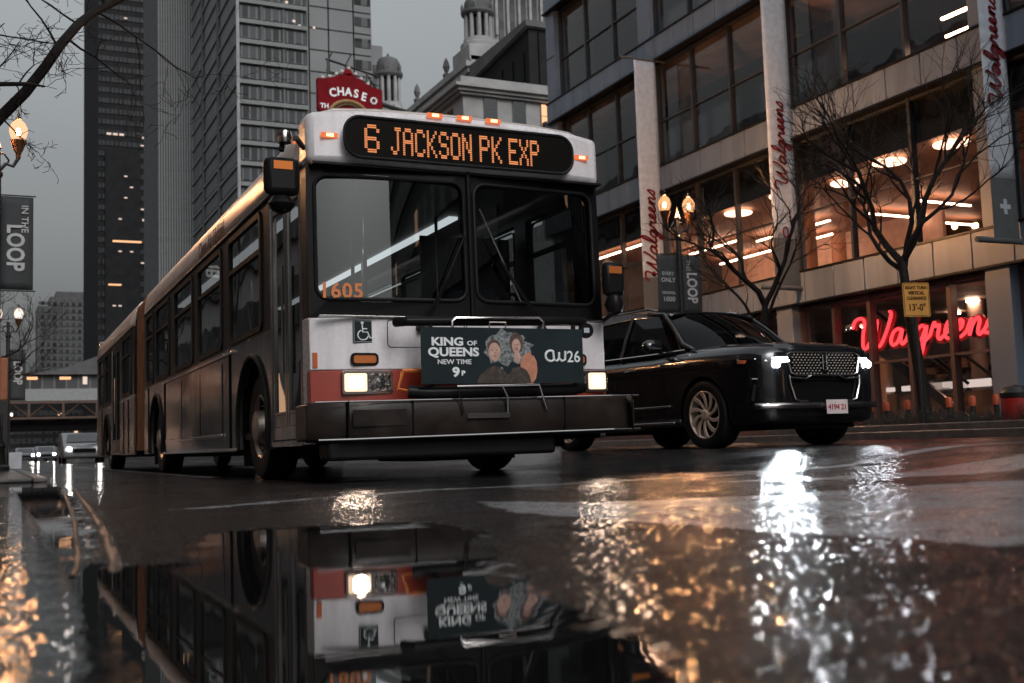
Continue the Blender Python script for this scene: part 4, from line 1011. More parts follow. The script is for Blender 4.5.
# ------------------------------------------------------------------ script lettering strokes (a flowing drugstore hand)
def catmull(P, k=5):
    P = [Vector((*p, 0)) for p in P]; P = [P[0]*2-P[1]]+P+[P[-1]*2-P[-2]]; out = []
    for i in range(1, len(P)-2):
        for j in range(k):
            t = j/k; a, b, c, d = P[i-1:i+3]
            out.append(0.5*((2*b)+(-a+c)*t+(2*a-5*b+4*c-d)*t*t+(-a+3*b-3*c+d)*t**3))
    out.append(P[-2]); return [(p.x, p.y) for p in out]
SCRIPT = [
 ('W', [(-0.55, 1.45), (-0.35, 1.95), (0.15, 2.05), (0.45, 1.75), (0.42, 0.9), (0.52, 0.12), (0.85, 0.05), (1.25, 0.85), (1.52, 1.75), (1.50, 0.8), (1.62, 0.10), (1.95, 0.10), (2.35, 0.95), (2.62, 2.0), (2.45, 2.25)]),
 ('a', [(3.55, 0.85), (3.25, 1.02), (2.90, 0.78), (2.78, 0.28), (3.0, 0.0), (3.35, 0.22), (3.60, 0.95), (3.56, 0.30), (3.72, 0.0), (4.0, 0.25)]),
 ('l', [(4.0, 0.25), (4.38, 1.2), (4.50, 2.1), (4.32, 2.35), (4.15, 1.6), (4.12, 0.4), (4.30, 0.0), (4.60, 0.2)]),
 ('g', [(5.40, 0.82), (5.10, 1.0), (4.78, 0.75), (4.68, 0.28), (4.88, 0.02), (5.18, 0.2), (5.45, 0.95), (5.36, -0.2), (5.15, -0.95), (4.85, -1.05), (4.75, -0.7), (5.2, -0.2), (5.75, 0.3)]),
 ('r', [(5.75, 0.3), (6.0, 1.08), (6.10, 0.82), (6.38, 0.88), (6.34, 0.3), (6.50, 0.0), (6.78, 0.2)]),
 ('e', [(6.78, 0.2), (7.15, 0.55), (7.22, 0.92), (7.02, 1.0), (6.86, 0.6), (6.90, 0.12), (7.18, 0.0), (7.58, 0.25)]),
 ('e', [(7.58, 0.25), (7.95, 0.55), (8.02, 0.92), (7.82, 1.0), (7.66, 0.6), (7.70, 0.12), (7.98, 0.0), (8.36, 0.28)]),
 ('n', [(8.36, 0.28), (8.62, 1.02), (8.58, 0.0)]), ('n2', [(8.58, 0.0), (8.72, 0.6), (9.0, 1.02), (9.18, 0.8), (9.12, 0.2), (9.28, 0.0), (9.58, 0.28)]),
 ('s', [(9.58, 0.28), (9.98, 1.12), (10.08, 0.55), (9.98, 0.08), (9.62, 0.05)])]
def script_tubes(fn, r, n=6, thick=lambda t: 1.0):
    s = MB()
    for nm, P in SCRIPT:
        C = catmull(P); s.tube([fn(*p) for p in C], r, n)
    return s
def script_ribbon(fn, w, nrm):
    s = MB()
    for nm, P in SCRIPT:
        C = [Vector(fn(*p)) for p in catmull(P)]; m = len(C); L = []; Rr = []
        for i in range(m):
            t = (C[min(i+1, m-1)]-C[max(i-1, 0)]).normalized(); q = t.cross(Vector(nrm)).normalized()
            k = w*(0.75+0.45*abs(t.z)); L.append(C[i]+q*k); Rr.append(C[i]-q*k)
        s.add(L+Rr, [(i, i+1, m+i+1, m+i) for i in range(m-1)])
    return s

# ------------------------------------------------------------------ drugstore building along the right pavement
ST = empty('drugstore_building', (21.0, 39.7, 0.2))
tag(ST, 'large modern store building with grey metal bands, dark glazing and lit floors', 'building')
def sb(s, x0, x1, y0, y1, z0, z1):   # world box -> local of ST
    return s.box(x0-21.0, x1-21.0, y0-39.7, y1-39.7, z0-0.2, z1-0.2)
PY = [39.35, 32.25, 25.33, 17.82, 10.7, 3.6, -3.5]
BANDS = [(3.93, 4.83), (8.68, 9.58), (13.35, 14.2), (18.05, 18.95)]
ZT = 24.0
for k, y in enumerate(PY):
    w = 0.35
    sb(MB(), 20.72, 21.35, y-w, y+w, 0.22, 3.93).build('pier', M_pier, ST, bevel=0.01)
    for (a, b) in zip(BANDS, BANDS[1:]+[(ZT, 0)]):
        sb(MB(), 20.78, 21.35, y-w, y+w, a[1], b[0]).build('pier', M_pier, ST, bevel=0.01)
    for z in (6.9, 11.4, 16.1, 20.5): sb(MB(), 20.765, 20.779, y-w, y+w, z, z+0.02).build('pier_joint', M_ink, ST)
for i, (z0, z1) in enumerate(BANDS):
    sb(MB(), 20.90, 21.6, -3.85, 39.70, z0+0.01, z1-0.01).build('spandrel_backing', M_ink, ST)
    sb(MB(), 20.60, 20.90, -3.85, 39.71, z0-0.035, z0+0.02).build('drip_moulding', M_blk, ST)
    sb(MB(), 20.66, 20.90, -3.85, 39.71, z1-0.02, z1+0.03).build('drip_moulding', M_blk, ST)
    s = MB(); y = 39.70
    while y > -3.8:
        sb(s, 20.70, 20.88, y-1.165, y-0.012, z0+0.025, z1-0.025); y -= 1.18
    o = s.build('spandrel_panels', M_spand, ST, bevel=0.006)
levels = [(4.83, 8.68), (9.58, 13.35), (14.2, 18.05), (18.95, ZT)]
for b, (ya, yb) in enumerate(zip(PY[1:], PY)):
    a0, a1 = ya+0.35, yb-0.35; w = (a1-a0)/3
    for li, (z0, z1) in enumerate(levels):
        s = MB()
        for k in range(4): sb(s, 21.02, 21.20, a0+k*w-0.045, a0+k*w+0.045, z0, z1)
        for z in (z0, z1-0.07): sb(s, 21.04, 21.19, a0, a1, z, z+0.07)
        sb(s, 21.05, 21.18, a0, a1, (z0+z1)/2-0.2, (z0+z1)/2-0.16)
        wi = s.build('window', M_mull, ST)
        for k in range(3):
            X = 0.12
            MB().poly([(X, a0+k*w-39.7, z0-0.2), (X, a0+(k+1)*w-39.7, z0-0.2), (X, a0+(k+1)*w-39.7, z1-0.2), (X, a0+k*w-39.7, z1-0.2)]).build('pane', M_gl_store, wi)
    # shop front
    s = MB(); nb = 5 if b in (2,) else 4; w = (a1-a0)/nb
    for k in range(nb+1): sb(s, 21.0, 21.22, a0+k*w-0.06, a0+k*w+0.06, 0.24, 3.90)
    for z in (0.24, 2.02, 3.80): sb(s, 21.02, 21.2, a0, a1, z, z+(0.30 if z < 1 else 0.06))
    wi = s.build('shop_window', mat('shop_frame', (0.10, 0.06, 0.055), 0.45, metal=0.2) if b == 0 else bpy.data.materials['shop_frame'], ST)
    for k in range(nb):
        MB().poly([(0.12, a0+k*w-39.7, 0.05), (0.12, a0+(k+1)*w-39.7, 0.05), (0.12, a0+(k+1)*w-39.7, 3.7), (0.12, a0+k*w-39.7, 3.7)]).build('pane', M_gl_store, wi)
# floors, inner walls
sb(MB(), 21.3, 44, -3.8, 39.6, 4.40, 4.84).build('floor_slab', M_dim, ST)
sb(MB(), 21.3, 44, -3.8, 39.6, 0.20, 0.235).build('shop_floor', M_dim, ST)
sb(MB(), 21.3, 44, -3.8, 39.6, 3.75, 3.95).build('shop_ceiling', M_dim, ST)
sb(MB(), 21.45, 44, -3.8, 39.6, 7.75, 8.9).build('upper_ceiling', M_brown_c, ST)
sb(MB(), 21.3, 44, -3.8, 39.6, 12.9, 13.6).build('floor_slab', M_dim, ST)
sb(MB(), 21.3, 44, -3.8, 39.6, 17.7, 18.3).build('floor_slab', M_dim, ST)
sb(MB(), 21.25, 21.34, -3.8, 39.6, 7.55, 8.7).build('bulkhead', M_ink, ST)
sb(MB(), 38.0, 38.2, -3.8, 39.6, 4.8, 7.8).build('inner_wall', M_brown_w, ST)
sb(MB(), 29.0, 29.15, 27.0, 39.5, 4.84, 7.75).build('inner_wall', mat('pale_store_wall', (0.66, 0.46, 0.37), 0.6), ST)
sb(MB(), 31.0, 31.2, -3.8, 39.6, 0.2, 3.8).build('inner_wall', M_dim, ST)
sb(MB(), 21.4, 44, 39.55, 39.7, 0.2, ZT).build('end_wall', M_stone_d, ST)
sb(MB(), 21.4, 44, -3.9, -3.8, 0.2, ZT).build('end_wall', M_stone_d, ST)
sb(MB(), 43.9, 44.1, -3.8, 39.6, 0.2, ZT).build('rear_wall', M_stone_d, ST)
sb(MB(), 21.0, 44.1, -3.9, 39.7, ZT, ZT+0.4).build('roof', M_stone_d, ST)
for y0, y1 in ((25.4, 39.5), (-3.8, 25.2)): sb(MB(), 23.2, 23.3, y0, y1, 9.6, 12.9).build('dark_backplane', M_win, ST) if y0 > 0 else sb(MB(), 24.5, 24.6, y0, y1, 9.6, 12.9).build('dark_backplane', M_win, ST)  # dark planes behind the glass put the shade of unlit rooms into colour
sb(MB(), 23.0, 23.1, -3.8, 39.5, 14.2, 17.7).build('dark_backplane', M_win, ST)
sb(MB(), 23.0, 23.1, -3.8, 39.5, 18.95, 23.9).build('dark_backplane', M_win, ST)
for x, y in ((24.5, 20.5), (24.5, 28.6), (24.5, 36), (29, 23), (29, 32)):
    MB().lathe([(0.32, 4.63), (0.32, 7.56)], 20, c=(x-21, y-39.7, 0)).build('round_column', M_brown_w, ST, smooth=True)
# upper-floor lamps (seen glowing through the glass)
def lampstrip(x0, y0, x1, y1, z=7.48, zt=7.53, grp='strip lights under the upper-floor ceiling of the store'):
    d = Vector((x1-x0, y1-y0, 0)); L = d.length; cx, cy = (x0+x1)/2, (y0+y1)/2
    o = MB().box(-L/2, L/2, -0.03, 0.03, 0, zt-z).build('strip_light', M_strip, loc=(cx, cy, z), rz=math.atan2(d.y, d.x))
    tag(o, 'slim glowing strip light under the brown upper-floor ceiling', 'strip light', grp)
for a in ((26.4, 27.7, 29.3, 27.75), (26.3, 25.6, 28.9, 25.7), (30.2, 28.17, 31.9, 28.17), (32.8, 34.6, 32.8, 32.9), (21.9, 38.6, 21.9, 33.2), (25.05, 38.6, 25.05, 33.0), (25.9, 33.0, 25.9, 29.0), (27.76, 37.9, 27.76, 31.0), (26.4, 19.6, 29, 19.6)): lampstrip(*a)
for i, (x, y) in enumerate(((22.4, 29.45), (22.2, 26.84), (22.9, 24.84), (22.3, 22.48), (22.5, 20.47))):
    o = MB().lathe([(0.0, 0), (0.44, 0.0), (0.46, 0.03), (0.46, 0.06), (0, 0.06)], 28).build('disc_light', M_disc, loc=(x, y, 7.60), smooth=35)
    tag(o, 'round glowing disc light near the upper-floor window', 'ceiling light', 'disc lights along the upper-floor window')
sb(MB(), 21.6, 24.4, 18.4, 22.5, 9.6, 9.65).build('floor_patch', M_brown_w, ST)
for a in ((22.0, 19.2), (23.2, 20.4)):
    o = MB().box(-0.05, 0.05, -0.7, 0.7, 0, 0.06).build('strip_light', M_strip, loc=(a[0], a[1], 10.2+0.9*(a[0]-22)), rz=0.05)
    tag(o, 'strip light in the dark third-floor window', 'strip light', 'strip lights on the third floor')
sb(MB(), 24.35, 24.45, 18.4, 22.6, 9.7, 11.2).build('lit_partition', M_brown_w, ST)

# neon script sign behind the shop window
SG = empty('neon_sign', (21.45, 23.25, 2.50))
tag(SG, 'big glowing red script sign hanging inside the shop window', 'sign')
u = 0.46
nf = lambda x, y: (0.0, -(x+0.18*y)*u*0.98, y*u*0.88)
script_tubes(nf, 0.043, 8).build('neon_lettering', M_neon, SG, smooth=True)
nb2 = lambda x, y: (0.12, -(x+0.18*y)*u*0.98+0.02, y*u*0.88-0.02)
script_ribbon(nb2, 0.105, (1, 0, 0)).build('letter_backing', M_neonb, SG, solid=0.06)
for y in (-0.6, -2.5, -4.4): MB().tube([(0.15, y, 0.3), (0.15, y, 1.25)], 0.01, 5).build('hanger', M_blackm, SG)
# escalator and stair inside
def stair_thing(name, label, x, ya, za, yb, zb, cat):
    e = empty(name, (x, ya, za)); d = (0, yb-ya, zb-za)
    for dx in (0, 1.2):
        s = MB(); s.prism([(dx, 0, 0), (dx, d[1], d[2]), (dx, d[1], d[2]-0.35), (dx, 0, -0.35)], (0.06, 0, 0)); s.build('side_truss', M_mull, e)
        MB().tube([(dx+0.03, 0, 0.85), (dx+0.03, d[1], d[2]+0.85)], 0.045, 8).build('handrail', M_rub, e)
        MB().poly([(dx+0.03, 0, 0), (dx+0.03, d[1], d[2]), (dx+0.03, d[1], d[2]+0.85), (dx+0.03, 0, 0.85)]).build('balustrade', M_gl_store, e)
        MB().tube([(dx-0.02, 0, 0.02), (dx-0.02, d[1], d[2]+0.02)], 0.02, 6).build('deck_strip', M_chrome, e)
    s = MB(); n = 14
    for k in range(n):
        y0, y1 = sorted((d[1]*k/n, d[1]*(k+1)/n)); z = d[2]*(k+0.5)/n; s.box(0.06, 1.2, y0, y1, z-0.3, z-0.08)
    s.build('steps', M_chrome, e)
    tag(e, label, cat)
stair_thing('escalator', 'escalator running down to the right behind the shop window', 22.6, 24.4, 3.3, 20.6, 0.55, 'escalator')
stair_thing('staircase', 'pale stair climbing to the right at the back of the shop', 24.5, 22.2, 0.6, 18.2, 3.2, 'staircase')
for k, (y, w, h) in enumerate(((23.9, 0.30, 0.22), (23.2, 0.55, 0.26), (21.85, 1.0, 0.34), (20.85, 1.05, 0.36), (19.95, 0.42, 0.22), (19.2, 0.35, 0.18))):
    o = MB().box(-0.05, 0.05, -w*0.42, w*0.42, -h*0.28, h*0.28).build('light_box', emit('shelf_lightbox', (1.0, 0.80, 0.72), 0.9), loc=(23.2, y, 1.42)); 
    s = MB(); s.box(-0.03, 0.03, -w/2-0.1, w/2+0.1, -1.17, -h/2-0.02); s.box(-0.3, 0.3, -w/2-0.1, w/2+0.1, -1.17, -0.6)
    s.build('counter', M_dim, o)
    tag(o, 'small white glowing light box over a dark shop counter', 'light box', 'light boxes over the shop counters')
for k, (x, y) in enumerate(((23.6, 18.75), (24.2, 21.6), (23.3, 24.2))):
    o = MB().lathe([(0.22, 0), (0.22, 3.5)], 18).build('round_column', bpy.data.materials['pale_store_wall'], ST, loc=(x-21, y-39.7, 0.03), smooth=True)
for k, (y, lb) in enumerate(((19.4, 'tall dark shop shelf at the right end of the window, stacked with pale packs'), (22.6, 'tall dark shop shelf left of the tree trunk, stacked with pale packs'), (24.3, 'tall dark shop shelf at the left end of the window, stacked with pale packs'))):
    e = empty('display_shelf', (26.5, y, 0.24)); rs = random.Random(k)
    s = MB(); s.box(-0.2, 0.2, -0.82, -0.78, 0, 2.1); s.box(-0.2, 0.2, 0.78, 0.82, 0, 2.1); s.box(0.16, 0.2, -0.78, 0.78, 0, 2.1); s.build('frame', M_mull, e)
    for q in range(5):
        MB().box(-0.2, 0.155, -0.775, 0.775, 0.2+q*0.4, 0.23+q*0.4).build('shelf', M_mull, e)
        s = MB(); yy = -0.74
        while yy < 0.6:
            w_ = rs.uniform(0.06, 0.2); s.box(-0.15, 0.1, yy, yy+w_, 0.232+q*0.4, 0.232+q*0.4+rs.uniform(0.12, 0.3)); yy += w_+0.02
        s.build('stock', (M_banw, M_brown_w, M_plate)[q % 3], e)['kind'] = 'stuff'
    tag(e, lb, 'shelf', 'stocked shelves inside the shop')
# hidden dim shop lamps
for (x, y) in ((22.2, 18.9), (24.0, 21.5), (26, 24), (23.4, 31), (23.4, 36), (26, 28)):
    o = MB().lathe([(0, 0), (0.16, 0), (0.17, 0.05), (0, 0.05)], 16).build('ceiling_light', emit('shop_downlight', (1.0, 0.62, 0.42), 50), loc=(x, y, 3.66)); tag(o, 'small round downlight in the shop ceiling', 'ceiling light', 'downlights in the shop ceiling')

# ------------------------------------------------------------------ tall banners projecting from the facade
def wall_banner(x0, x1, y, zb, zt, zs0, zs1, mark, label):
    e = empty('wall_banner', (x1+0.05, y, zb)); h = zt-zb; w = x1-x0; xl = -w-0.05
    zg = h*0.13 if mark != 'dot' else h*0.14
    s = MB(); s.grid(lambda u, v: (xl+w*u, 0.03*math.sin(v*9)*math.sin(u*3), zg+(h-zg)*v), 6, 24); s.build('cloth', M_banw, e, smooth=True, solid=0.01)
    s = MB(); s.grid(lambda u, v: (xl+w*u, 0.0, zg*v), 4, 4); s.build('lower_cloth', M_bang, e, solid=0.01)
    for z in (0.0, h):
        MB().tube([(xl-0.55, 0, z), (0.45, 0, z)], 0.065 if z == 0 else 0.04, 10).build('arm', M_bang, e, smooth=True)
    MB().lathe([(0.0, -0.10), (0.16, -0.08), (0.16, 0.08), (0, .10)], 14, c=(0.32, 0, 0), axis='x').build('bracket', M_blackm, e)
    L = (zs1-zs0); k = L/10.9
    for sg in (-1, 1):
        fn = lambda a, b: (xl+w*0.5+sg*(0 if True else 0)-sg*(b-0.65)*k*0.62*(1 if sg < 0 else 1), sg*0.034, zs0-zb+(a+0.55)*k)
        # camera side faces -Y: letters read bottom to top
        fn = (lambda a, b: (xl+w*0.5-(b-0.65)*k*0.82, -0.034, zs0-zb+(a+0.55+0.18*b)*k)) if sg < 0 else (lambda a, b: (xl+w*0.5+(b-0.65)*k*0.82, 0.034, zs0-zb+(a+0.55+0.18*b)*k))
        script_ribbon(fn, 0.030 if L < 2.9 else 0.036, (0, 1, 0)).build('script_lettering', M_txt_red, e)
    q = xl+w*0.5
    if mark == 'plus':
        s = MB(); s.box(q-0.05, q+0.05, -0.016, -0.006, zg*0.55-0.17, zg*0.55+0.17); s.box(q-0.16, q-0.051, -0.016, -0.006, zg*0.55-0.05, zg*0.55+0.05); s.box(q+0.051, q+0.16, -0.016, -0.006, zg*0.55-0.05, zg*0.55+0.05); s.build('cross_mark', M_banw, e)
    elif mark == 'ring':
        MB().tube([(q+0.085*math.cos(a), -0.014, zg+0.18+0.15*math.sin(a)) for a in [2*math.pi*i/20 for i in range(20)]], 0.022, 6, closed=True).build('oval_mark', M_txt_red, e)
    else:
        MB().lathe([(0.09, -0.01), (0.09, 0.0), (0, 0.0)], 14, c=(q, -0.016, zg+0.12), axis='y').build('dot_mark', M_ink, e)
    tag(e, label, 'banner', 'tall banners down the store front')
wall_banner(19.80, 20.66, 31.4, 4.45, 13.3, 5.5, 8.75, 'dot', 'tall white script banner furthest along, ending above the SUV roof')
wall_banner(19.80, 20.68, 24.5, 4.35, 15.2, 7.1, 9.75, 'ring', 'tall white script banner between the twin street lamp and the tree')
wall_banner(19.90, 20.68, 17.1, 4.35, 15.2, 7.35, 9.95, 'plus', 'tall white script banner nearest the right corner with a plus mark')

# ------------------------------------------------------------------ street lamps
def lamp(name, x, y, z0, H, offs, gm, label, banner=None, detail=True, grp='ornate street lamps with acorn globes'):
    e = empty(name, (x, y, z0)); h = H
    prof = [(0.26, 0), (0.26, 0.08), (0.20, 0.12), (0.17, 0.40), (0.20, 0.46), (0.13, 0.60), (0.085, 1.2), (0.07, h-0.9), (0.10, h-0.86), (0.10, h-0.80), (0.06, h-0.76), (0.05, h-0.35), (0.08, h-0.32), (0.03, h-0.20), (0.0, h+0.05)]
    MB().lathe(prof, 14).build('pole', M_blackm, e, smooth=35)
    for o_ in offs:
        s = MB(); s.tube([(0, 0, h-0.80), (o_*0.4, 0, h-0.62), (o_*0.75, 0, h-0.66), (o_, 0, h-0.50), (o_, 0, h-0.35)], 0.035, 8)
        s.tube([(0, 0, h-0.45), (o_*0.3, 0, h-0.42), (o_*0.55, 0, h-0.55), (o_*0.45, 0, h-0.64)], 0.02, 6)
        s.build('arm', M_blackm, e, smooth=True)
        l_ = MB().lathe([(0.0, h-0.52), (0.04, h-0.50), (0.05, h-0.42), (0.10, h-0.30), (0.135, h-0.18), (0.145, h-0.155), (0.0, h-0.15)], 14, c=(o_, 0, 0)).build('lantern', mat('bronze', (0.10, 0.045, 0.02), 0.4, metal=0.5), e, smooth=35)
        MB().lathe([(0.11, h-0.148), (0.14, h-0.08), (0.165, h+0.02), (0.158, h+0.10), (0.115, h+0.19), (0.06, h+0.24), (0.045, h+0.265), (0.0, h+0.27)], 20, c=(o_, 0, 0)).build('globe', gm, l_, smooth=60)
        MB().lathe([(0.0, h-0.06), (0.03, h-0.045), (0.042, h+0.02), (0.03, h+0.075), (0.0, h+0.09)], 12, c=(o_, 0, 0)).build('bulb', M_bulb if gm == M_globe else M_bulb_w, l_, smooth=60)
        if gm == M_globe: point('lamp_light', l_, (o_, 0, h+0.03), 1500 if x > 5 else 500, (1.0, 0.47, 0.20), 0.11)
        MB().lathe([(0.055, h+0.268), (0.05, h+0.29), (0.022, h+0.32), (0.03, h+0.35), (0.008, h+0.42), (0.0, h+0.44)], 10, c=(o_, 0, 0)).build('finial', M_blackm, l_, smooth=35)
    tag(e, label, 'street lamp', grp)
    return e
lamp('street_lamp', 16.0, 23.6, 0.24, 6.0, (-0.37, 0.37), M_globe, 'twin globe street lamp glowing orange in front of the store')
lamp('street_lamp', 0.02, 22.5, 0.06, 6.40, (-0.36, 0.36), M_globe, 'nearest street lamp at the left edge with glowing acorn globe')
lamp('street_lamp', 0.47, 45.7, 0.06, 5.70, (-0.36, 0.36), M_globe_w, 'second street lamp on the left below the dark banner')
lamp('street_lamp', 0.75, 68, 0.06, 5.7, (-0.36, 0.36), M_globe_w, 'third street lamp on the left, small pale globe')
lamp('street_lamp', 0.95, 93, 0.06, 5.7, (-0.36, 0.36), M_globe_w, 'fourth street lamp on the left, in front of the footbridge')
lamp('street_lamp', 1.5, 140, 0.06, 5.4, (-0.36, 0.36), M_globe_w, 'farthest street lamp on the left, under the footbridge')
def street_banner(x, y, z, w, h, label, lines, grp='dark banners hung from street lamps'):
    e = empty('street_banner', (x, y, z))
    s = MB(); s.grid(lambda u, v: (w*u, 0.015*math.sin(6*v+2*u), -h*v), 4, 12); s.build('cloth', M_loop, e, smooth=True, solid=0.006)
    for q in (0.02, -h-0.02): MB().tube([(-0.03 if w > 0 else 0.03, 0, q), (w*1.08, 0, q)], 0.014, 6).build('rod', M_blackm, e)
    for (b, fx, fz, sz, rot, sx, bo) in lines:
        ax, ay = ((0, 0, -1), (1, 0, 0)) if rot else ((1, 0, 0), (0, 0, 1))
        text('banner_lettering', b, M_loopt, e, (w*fx, -0.028, -h*fz), sz, ax=ax, ay=ay, sx=sx, bold=bo)
    tag(e, label, 'banner', grp); return e
street_banner(0.07, 22.5, 5.22, 0.58, 1.78, 'dark banner reading THE LOOP on the nearest left street lamp', [('IN THE', 0.74, 0.24, 0.17, True, 1.0, 0.002), ('LOOP', 0.45, 0.55, 0.42, True, 0.80, 0.012)])
street_banner(0.53, 45.7, 4.4, 0.55, 1.9, 'smaller dark banner reading LOOP on the second left street lamp', [('LOOP', 0.5, 0.45, 0.42, True, 0.80, 0.012)])
street_banner(16.07, 23.6, 4.95, 0.58, 1.5, 'dark banner reading THE LOOP right of the twin lamp pole', [('THE', 0.3, 0.17, 0.18, True, 0.9, 0.003), ('LOOP', 0.45, 0.56, 0.42, True, 0.72, 0.012)])
street_banner(15.93, 23.6, 4.95, -0.62, 1.5, 'dark banner with four short text lines left of the twin lamp pole', [('EVERY', 0.5, 0.33, 0.13, False, 1.0, 0.002), ('ONLY', 0.5, 0.44, 0.16, False, 1.0, 0.004), ('ORIGINAL', 0.5, 0.66, 0.10, False, 0.9, 0.002), ('1000', 0.5, 0.77, 0.17, False, 1.1, 0.004)])

# ------------------------------------------------------------------ bare trees
def tree(name, base, label, seed, trunk, limbs, spread, levels_=5, r0=0.13, up=0.35, grp='bare street trees on the right pavement'):
    rnd = random.Random(seed)
    e = empty(name, base); s = MB(); cr = MB()
    s.tube(trunk, [r0*(1-0.35*i/(len(trunk)-1)) for i in range(len(trunk))], 10)
    def grow(p, d, L, r, lev):
        n = 5; pts = [p]; rr = [r]; dd = d.normalized()
        for k in range(n):
            dd = (dd+Vector((rnd.gauss(0, .20), rnd.gauss(0, .20), rnd.gauss(0, .14)+0.16*up))).normalized()
            p = p+dd*L/n; pts.append(p); rr.append(max(0.0035, r*(1-0.45*(k+1)/n)))
            if lev > 0 and k >= 1 and rnd.random() < (0.75 if lev > 1 else 0.9):
                a = dd.orthogonal().normalized(); a.rotate(Matrix.Rotation(rnd.uniform(0, 6.28), 3, dd))
                nd = (dd*rnd.uniform(0.55, 0.9)+a*rnd.uniform(0.5, 0.8)+Vector((0, 0, 0.25))).normalized()
                grow(p, nd, L*rnd.uniform(0.50, 0.72), rr[-1]*0.62, lev-1)
        cr.tube([tuple(q) for q in pts], rr, 5 if lev > 1 else 4, cap=False)
        if lev > 0:
            for q in range(2):
                nd = (dd+Vector((rnd.gauss(0, .35), rnd.gauss(0, .35), rnd.gauss(0, .25)))).normalized(); grow(p, nd, L*0.62, rr[-1]*0.8, lev-1)
    for (st, d, L, r) in limbs: grow(Vector(st), Vector(d), L, r, levels_-1)
    s.build('trunk', M_bark, e, smooth=True); cr.build('crown', M_bark, e, smooth=True)
    tag(e, label, 'tree', grp); return e
tree('bare_tree', (16.2, 20.5, 0.24), 'leafless tree behind the SUV between the two middle banners', 5,
     [(0, 0, -0.1), (0.0, 0.05, 1.2), (-0.05, 0.05, 2.2), (0.02, 0, 3.05)],
     [((0.02, 0, 3.0), (-0.3, 0.3, 1.0), 1.9, 0.075), ((0, 0, 3.0), (0.08, -0.1, 1), 2.0, 0.07), ((0, 0, 2.2), (-0.4, 0.9, 0.95), 1.7, 0.05), ((0, 0, 2.6), (0.4, -0.5, 0.9), 1.5, 0.045)], 1, 4, r0=0.11)
tree('bare_tree', (16.1, 15.7, 0.24), 'leafless tree behind the yellow clearance sign, reaching high before the store', 11,
     [(0, 0, -0.1), (0.0, 0.08, 1.0), (-0.03, 0.22, 2.2), (-0.02, 0.35, 3.35)],
     [((-0.02, 0.35, 3.3), (-0.35, 0.55, 0.95), 2.1, 0.075), ((0, 0.35, 3.3), (0.15, -0.45, 1), 2.2, 0.075), ((0, 0.33, 3.1), (-0.3, 0.8, 0.95), 1.9, 0.055), ((0, 0.3, 3.2), (0.1, 0.1, 1), 2.3, 0.06), ((0, 0.3, 3.3), (0.2, -0.75, 0.9), 2.0, 0.055)], 1, 4)
# tree on the left whose limb crosses the corner of the view
rnd = random.Random(21)
lt = empty('bare_tree', (-2.3, 13.3, 0.06)); tag(lt, 'dark bare tree whose thick limb sweeps over the nearest left lamp', 'tree')
s = MB(); s.tube([(0, 0, -0.1), (0.05, 0, 1.0), (0.02, -0.03, 2.0), (-0.1, 0.0, 3.2), (-0.2, 0.1, 5)], [0.2, 0.16, 0.14, 0.10, 0.07], 10); s.build('trunk', M_bark, lt, smooth=True)
main = [(0.02, -0.03, 1.9), (0.9, -0.1, 2.7), (2.04, -0.2, 3.57), (2.33, -0.37, 3.91), (2.58, -0.51, 4.18), (2.77, -0.63, 4.44), (2.92, -0.72, 4.68), (3.11, -0.62, 4.98), (3.29, -0.51, 5.19), (3.54, -0.42, 5.39), (3.79, -0.34, 5.61), (4.1, -0.3, 5.8)]
cr = MB(); cr.tube(main, [0.10, 0.085, 0.068, 0.062, 0.060, 0.056, 0.055, 0.052, 0.050, 0.045, 0.036, 0.02], 8)
low = [(-0.2, 0, 2.8), (1.2, -0.4, 3.9), (2.33, -0.62, 4.21), (2.6, -0.75, 4.20), (2.77, -0.82, 4.17)]
cr.tube(low, [0.05, 0.035, 0.026, 0.022, 0.008], 6)
def twig(p, d, L, r, lev):
    pts = [p]; rr = [r]; dd = d.normalized(); n = 5
    for k in range(n):
        dd = (dd+Vector((rnd.gauss(0, .22), rnd.gauss(0, .2), rnd.gauss(0, .22)))).normalized(); p = p+dd*L/n; pts.append(p); rr.append(max(0.003, r*(1-0.6*(k+1)/n)))
        if lev > 0 and k > 0 and rnd.random() < 0.8:
            nd = (dd*0.6+Vector((rnd.gauss(0, 1), rnd.gauss(0, 1), rnd.gauss(0, 1))).normalized()*0.8).normalized(); twig(p, nd, L*0.55, rr[-1]*0.6, lev-1)
    cr.tube([tuple(q) for q in pts], rr, 4, cap=False)
for (p, d, L, r) in (((2.2, -0.3, 3.75), (-0.2, 0, 1), 0.8, 0.012), ((2.5, -0.62, 4.21), (0.1, 0, 0.9), 0.5, 0.010), ((2.9, -0.7, 4.65), (-0.55, 0, 0.9), 0.9, 0.014), ((3.1, -0.62, 4.98), (-0.8, 0, 0.6), 0.8, 0.013), ((2.98, -0.7, 4.78), (0.7, 0, -0.6), 0.9, 0.016), ((3.3, -0.5, 5.2), (0.9, 0, -0.5), 1.3, 0.014),
                     ((2.33, -0.4, 3.92), (0.9, 0, -0.15), 0.5, 0.010), ((1.9, -0.5, 4.1), (0.3, 0, 0.7), 0.9, 0.014), ((1.6, -0.5, 4.0), (0.9, 0, 0.5), 1.2, 0.014), ((3.4, -0.5, 5.25), (-0.1, 0, 1), 0.6, 0.02), ((2.45, -0.7, 4.22), (0.5, 0, -0.5), 0.4, .008), ((2.0, -0.3, 4.9), (1, 0, .1), 1.0, 0.012)):
    twig(Vector(p), Vector(d), L, r, 3)
for k in range(8): twig(Vector((-0.15, 0.05, 3+0.25*k)), Vector((rnd.uniform(-1, .4), rnd.uniform(-1, 1), 0.5)), 1.8, 0.03, 3)
cr.build('crown', M_bark, lt, smooth=True)
